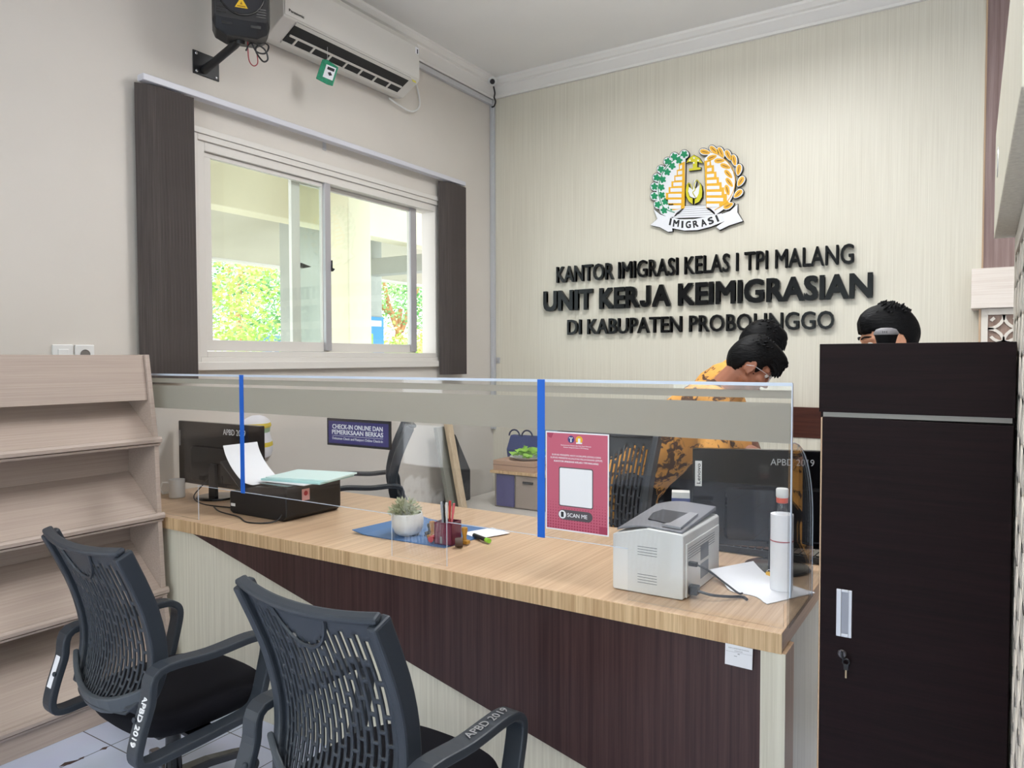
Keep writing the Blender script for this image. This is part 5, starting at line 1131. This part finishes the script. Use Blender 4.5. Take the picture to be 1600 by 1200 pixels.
yb_ = plain('yellow_stripe_cloth', srgb(214, 190, 60), 0.8); gb_ = plain('pale_green_cloth', srgb(150, 176, 140), 0.8); wb_ = plain('white_cloth', srgb(222, 222, 228), 0.8)
for a, b, nm, m in ((0.93, 0.985, 'white_stripe', wb_), (0.985, 1.008, 'yellow_stripe', yb_), (1.008, 1.06, 'white_stripe', wb_), (1.06, 1.085, 'green_stripe', gb_), (1.085, 1.11, 'yellow_stripe', yb_), (1.11, 1.153, 'crown', wb_)): capb(a, b, nm, m)

MB.base = UNSCALED
# ------------------------------------------------------------------ people
def ray2(a, b, t): return a.lerp(b, t)
def person(label, hips, chest, neck, head, F, bow, armR, armL, feet, skin, hairstyle, shirt, sh_w=0.185, glasses=False, turn=0.0):
    """armR / armL = (elbow, wrist, finger direction); F = horizontal facing; bow = head pitched forward (degrees)"""
    hips, chest, neck, head = map(Vector, (hips, chest, neck, head)); F = Vector(F).normalized(); Rg = Vector((F.y, -F.x, 0)); Z = Vector((0, 0, 1))
    t = thing('person', label, 'person', (hips.x, hips.y, 0))
    F2 = (Matrix.Rotation(turn, 3, 'Z') @ F); R2 = Vector((F2.y, -F2.x, 0)); c, s = math.cos(R(bow)), math.sin(R(bow)); Fh = F2*c-Z*s; Uh = F2*s+Z*c
    HM = Matrix(((R2.x, Fh.x, Uh.x, head.x), (R2.y, Fh.y, Uh.y, head.y), (R2.z, Fh.z, Uh.z, head.z), (0, 0, 0, 1)))
    up_ = (neck-chest).normalized()
    b = MB()
    b.cap(hips+Z*0.02, 0.125, chest, 0.13); b.cap(chest, 0.13, neck-up_*0.08, 0.10)
    shR, shL = neck-up_*0.065+Rg*sh_w, neck-up_*0.065-Rg*sh_w
    b.cap(neck-up_*0.05, 0.07, shR, 0.055); b.cap(neck-up_*0.05, 0.07, shL, 0.055)
    base = HM @ Vector((0, -0.03, -0.055)); b.cap(neck-up_*0.02, 0.062, base, 0.056)
    hipR, hipL = hips+Rg*0.085-Z*0.03, hips-Rg*0.085-Z*0.03
    for side, hp, ft in ((1, hipR, Vector(feet[0])), (-1, hipL, Vector(feet[1]))):
        kn = hp.lerp(ft+Z*0.09, 0.5)+F*0.03; an = ft+Z*0.09
        b.cap(hp, 0.085, kn, 0.058); b.cap(kn, 0.056, kn.lerp(an, 0.35), 0.055); b.cap(kn.lerp(an, 0.35), 0.055, an, 0.036); b.cap(an-Z*0.03, 0.036, ft+F*0.12+Z*0.03, 0.03)
    for side, sh, (el, wr, fd) in ((1, shR, armR), (-1, shL, armL)):
        el, wr, fd = Vector(el), Vector(wr), Vector(fd).normalized()
        b.cap(sh, 0.052, el, 0.041); b.cap(el, 0.041, el.lerp(wr, 0.3), 0.040); b.cap(el.lerp(wr, 0.3), 0.040, wr, 0.027)
        sd = fd.cross(Z).normalized(); nn = sd.cross(fd).normalized()
        pc = wr+fd*0.05; b.ball(pc, (0.038, 0.045, 0.016), Matrix((sd, fd, nn)).transposed())
        for i, (off, ln) in enumerate(((-0.028, 0.062), (-0.0095, 0.076), (0.0095, 0.080), (0.028, 0.070))):
            p0 = wr+fd*0.082+sd*off*1.0; p1 = p0+fd*ln*0.5-nn*0.004; p2 = p1+fd*ln*0.3-nn*0.013; p3 = p2+fd*ln*0.2-nn*0.016
            b.cap(p0, 0.0092, p1, 0.0085, 8); b.cap(p1, 0.0085, p2, 0.0078, 8); b.cap(p2, 0.0078, p3, 0.007, 8)
        ts = -1 if side > 0 else 1
        p0 = wr+fd*0.03+sd*ts*0.028; p1 = p0+fd*0.03+sd*ts*0.026-nn*0.008; p2 = p1+fd*0.03+sd*ts*0.006-nn*0.008
        b.cap(p0, 0.013, p1, 0.010, 8); b.cap(p1, 0.010, p2, 0.008, 8)
    # head
    b.M = HM
    b.ball((0, -0.008, 0.022), (0.074, 0.096, 0.094)); b.ball((0, 0.022, -0.03), (0.060, 0.066, 0.075))
    b.cap((0, 0.055, -0.088), 0.026, (0, 0.03, -0.07), 0.045); b.cap((0.045, 0.005, -0.055), 0.026, (0.016, 0.058, -0.09), 0.022); b.cap((-0.045, 0.005, -0.055), 0.026, (-0.016, 0.058, -0.09), 0.022)
    b.cap((0, 0.082, 0.016), 0.010, (0, 0.106, -0.028), 0.0125); b.ball((0.013, 0.094, -0.032), 0.009, sub=2); b.ball((-0.013, 0.094, -0.032), 0.009, sub=2)
    b.cap((-0.045, 0.066, 0.026), 0.013, (-0.012, 0.082, 0.026), 0.012); b.cap((0.045, 0.066, 0.026), 0.013, (0.012, 0.082, 0.026), 0.012)
    b.ball((0.042, 0.058, -0.022), (0.024, 0.026, 0.022)); b.ball((-0.042, 0.058, -0.022), (0.024, 0.026, 0.022))
    b.ball((0, 0.083, -0.058), (0.024, 0.012, 0.012))
    for s_ in (-1, 1):
        er = Matrix.Rotation(R(-12*s_), 3, 'Z') @ Matrix.Rotation(R(-12), 3, 'X')
        b.ball((s_*0.076, -0.012, -0.008), (0.008, 0.018, 0.031), er); b.tube([Vector((s_*0.081, -0.012, -0.006))+er @ Vector((0, 0.019*math.cos(R(a)), 0.031*math.sin(R(a)))) for a in range(-60, 241, 20)], 0.0045, 6); b.ball((s_*0.078, -0.004, -0.034), 0.008, sub=2)
    body = remesh(b.build('body', skin, t), 0.0052, 3)
    for s_ in (-1, 1):
        e = MB(HM).ball((s_*0.031, 0.074, 0.006), (0.013, 0.011, 0.009), sub=2).build('eye', M['eye'], t, smooth=True)
        MB(HM).ball((s_*0.031, 0.0835, 0.003), (0.0055, 0.003, 0.0055), sub=2).build('iris', M['iris'], e, smooth=True)
        MB(HM).tube(catmull([(s_*0.014, 0.0955, 0.030), (s_*0.032, 0.089, 0.036), (s_*0.050, 0.070, 0.031)], 3), 0.0035, 6).build('eyebrow', M['hair'], t, smooth=True)
    MB(HM).tube(catmull([(-0.02, 0.085, -0.060), (-0.008, 0.0945, -0.057), (0, 0.0935, -0.058), (0.008, 0.0945, -0.057), (0.02, 0.085, -0.060)], 3), 0.0045, 6).build('lips', M['lip'], t, smooth=True)
    # hair: cap above a hairline, longer on top
    rnd = random.Random(len(label)); h = MB(HM); bm2 = bmesh.new(); bmesh.ops.create_icosphere(bm2, subdivisions=5, radius=1)
    top, front = hairstyle
    for v in bm2.verts:
        d = v.co.copy(); x, y, z = d.x*0.083, -0.012+d.y*0.106, 0.024+d.z*0.103
        n_ = noise.noise(Vector((x*60, y*22, z*22)))*0.006+noise.noise(Vector((x*160, y*50, z*40)))*0.0028
        lift = max(0, d.z)**1.2*top; z += lift; k_ = 1+(n_)*6*0.5
        x, y, z = x*k_, -0.012+(y+0.012)*k_, 0.024+(z-0.024)*k_
        if d.y > 0.2 and d.z > 0.1:
            f_ = min(1, (d.y-0.2)/0.5)*min(1, (d.z-0.1)/0.4); y += front*f_*(0.8+0.5*noise.noise(Vector((x*70, 3, 1)))); z += 0.012*f_
        yy = y
        line = 0.050 if yy > 0.05 else (0.050-0.075*(0.05-yy)/0.026 if yy > 0.024 else (-0.025+0.036*min(1, (0.024-yy)/0.014) if yy > -0.034 else 0.011-0.09*min(1, (-0.034-yy)/0.02)))
        line += 0.006*noise.noise(Vector((x*120, yy*60, 0)))
        if abs(x) < 0.052 and yy > 0.0: line = 0.050+0.008*noise.noise(Vector((x*130, 7, 2)))
        if z < line: 
            q = 0.80; x, y, z = x*q, -0.012+(y+0.012)*q, 0.0+(z)*q if z < 0 else z*0.9
        v.co = Vector((x, y, z))
    for k_ in range(90):
        a = rnd.uniform(0, 6.283); e = rnd.uniform(0.0, 1.0); dd = Vector((math.sin(e)*math.cos(a), math.sin(e)*math.sin(a), math.cos(e))); p = Vector((dd.x*0.080, -0.012+dd.y*0.100, 0.024+dd.z*0.100+top*0.85*dd.z**1.2)); q = p+Vector((dd.x*0.7+rnd.gauss(0, .25), (-0.5 if front < 0.02 else 0.7)+rnd.gauss(0, .2), 0.35+dd.z*0.3)).normalized()*rnd.uniform(0.010, 0.020)
        b2 = MB(); b2.tube([p, p.lerp(q, 0.5)+dd*0.003, q], [0.006, 0.0045, 0.0008], 5); tm = bpy.data.meshes.new('t'); b2.bm.to_mesh(tm); b2.bm.free(); bm2.from_mesh(tm); bpy.data.meshes.remove(tm)
    if front >= 0.02:
        for k_ in range(70):
            x = rnd.uniform(-0.066, 0.066); p = Vector((x, 0.070+front*0.6-abs(x)*0.5, 0.088-abs(x)*0.35+rnd.uniform(-0.02, 0.012))); q = p+Vector((rnd.gauss(0, .004), 0.018+rnd.random()*0.012, -0.024-rnd.random()*0.018))
            b2 = MB(); b2.tube(catmull([p-Vector((0, 0.03, -0.004)), p, p.lerp(q, 0.55)+Vector((0, 0.004, 0.004)), q], 3), [0.008]*5+[0.007, 0.006, 0.005, 0.0035, 0.0015], 5); tm = bpy.data.meshes.new('t'); b2.bm.to_mesh(tm); b2.bm.free(); bm2.from_mesh(tm); bpy.data.meshes.remove(tm)
    tm = bpy.data.meshes.new('t'); bm2.to_mesh(tm); bm2.free(); h.bm.from_mesh(tm); bpy.data.meshes.remove(tm); bmesh.ops.transform(h.bm, matrix=HM, verts=h.bm.verts[:])
    h.build('hair', M['hair'], t, smooth=70)
    # clothes
    c_ = MB(); dn = (hips-chest).normalized()
    c_.cap(hips+dn*0.10-Z*0.03, 0.155, hips, 0.148); c_.cap(hips, 0.146, chest, 0.152); c_.cap(chest, 0.152, neck-up_*0.09, 0.122)
    c_.cap(neck-up_*0.065, 0.076, shR-up_*0.005, 0.070); c_.cap(neck-up_*0.065, 0.076, shL-up_*0.005, 0.070)
    for s_, sh, ar in ((1, shR, armR), (-1, shL, armL)):
        el = Vector(ar[0]); c_.cap(sh, 0.070, sh.lerp(el, 0.5), 0.068); c_.cap(sh.lerp(el, 0.5), 0.068, sh.lerp(el, 0.9), 0.066)
    nd = (base-neck).normalized(); c_.cap(neck-nd*0.05, 0.082, neck-nd*0.005, 0.071)
    cl_ = remesh(c_.build('shirt', shirt, t), 0.008, 4)
    for v in cl_.data.vertices:
        n_ = noise.noise(v.co*9)*0.008+noise.noise(v.co*22)*0.003; v.co += v.normal*n_
    co = MB(); a_, b_ = neck-nd*0.005, neck+nd*0.028; tq = Z.cross(nd).normalized()
    co.tube([a_, b_], [0.073, 0.066], 24); co.build('collar', shirt, t, smooth=50)
    tr = MB(); tr.cap(hips-Z*0.03+Rg*0.05, 0.125, hips-Z*0.03-Rg*0.05, 0.125)
    for hp, ft in ((hipR, Vector(feet[0])), (hipL, Vector(feet[1]))):
        kn = hp.lerp(ft+Z*0.09, 0.5)+F*0.03; tr.cap(hp, 0.105, kn, 0.078); tr.cap(kn, 0.078, ft+Z*0.11, 0.066)
    remesh(tr.build('trousers', M['trouser'], t), 0.010, 4)
    for ft in feet:
        ft = Vector(ft); sh_ = MB(Matrix.Translation((ft.x, ft.y, 0)) @ Matrix.Rotation(math.atan2(F.y, F.x), 4, 'Z'))
        sh_.cap((-0.05, 0, 0.046), 0.045, (0.10, 0, 0.042), 0.041); sh_.cap((0.1, 0, 0.042), 0.041, (0.17, 0, 0.034), 0.033); sh_.bx(-0.09, 0.20, -0.045, 0.045, 0.001, 0.02); remesh(sh_.build('shoe', M['black'], t), 0.007, 3)
    if glasses:
        g = MB(HM)
        for s_ in (-1, 1):
            g.tube([(s_*0.033+0.024*math.cos(R(a)), 0.099-0.006*abs(math.cos(R(a)))*(1 if math.cos(R(a))*s_ > 0 else 0), 0.002+0.017*math.sin(R(a))) for a in range(0, 360, 20)], 0.0014, 6, closed=True)
            g.tube([(s_*0.057, 0.094, 0.008), (s_*0.078, 0.06, 0.010), (s_*0.084, 0.0, 0.008), (s_*0.082, -0.03, -0.008)], 0.0016, 6)
        g.tube([(-0.009, 0.099, 0.006), (0, 0.101, 0.008), (0.009, 0.099, 0.006)], 0.0013, 6); g.build('glasses', M['alu'], t, smooth=True)
    return t
person('person in an orange batik shirt and glasses, leaning right with bowed head', (1.86, -1.57, 0.88), (2.03, -1.535, 1.08), (2.240, -1.472, 1.300), (2.362, -1.437, 1.408), (0.90, 0.43, 0), 36,
       ((2.30, -1.76, 1.02), (2.47, -1.96, 0.825), (0.9, -0.35, -0.15)), ((2.30, -1.32, 1.02), (2.50, -1.42, 0.96), (1, -0.2, -0.1)), ((1.83, -1.65, 0.0), (1.78, -1.45, 0.0)), M['skin'], (0.026, 0.058), M['batik'], glasses=True)
person('person behind the bowed one, only dark hair and shoulder showing past it', (1.86, -1.02, 0.93), (1.99, -0.99, 1.15), (2.155, -0.945, 1.385), (2.278, -0.918, 1.50), (0.92, 0.38, 0), 24,
       ((2.16, -1.16, 1.08), (2.30, -1.10, 0.87), (0.7, 0.1, -0.7)), ((2.15, -0.76, 1.08), (2.28, -0.84, 0.87), (0.7, -0.1, -0.7)), ((1.84, -1.1, 0.0), (1.79, -0.9, 0.0)), M['skin'], (0.02, 0.03), M['batik'])
person('person behind the dark cabinet, only black hair and forehead showing above it', (3.08, -1.62, 0.86), (3.065, -1.63, 1.12), (3.01, -1.66, 1.385), (2.942, -1.693, 1.512), (-0.90, -0.44, 0), 14,
       ((3.0, -1.44, 1.10), (2.88, -1.48, 0.88), (-0.8, -0.1, -0.6)), ((3.0, -1.86, 1.10), (2.88, -1.82, 0.88), (-0.8, 0.1, -0.6)), ((3.06, -1.52, 0.0), (3.10, -1.74, 0.0)), M['skin_pale'], (0.016, 0.012), M['batik'])
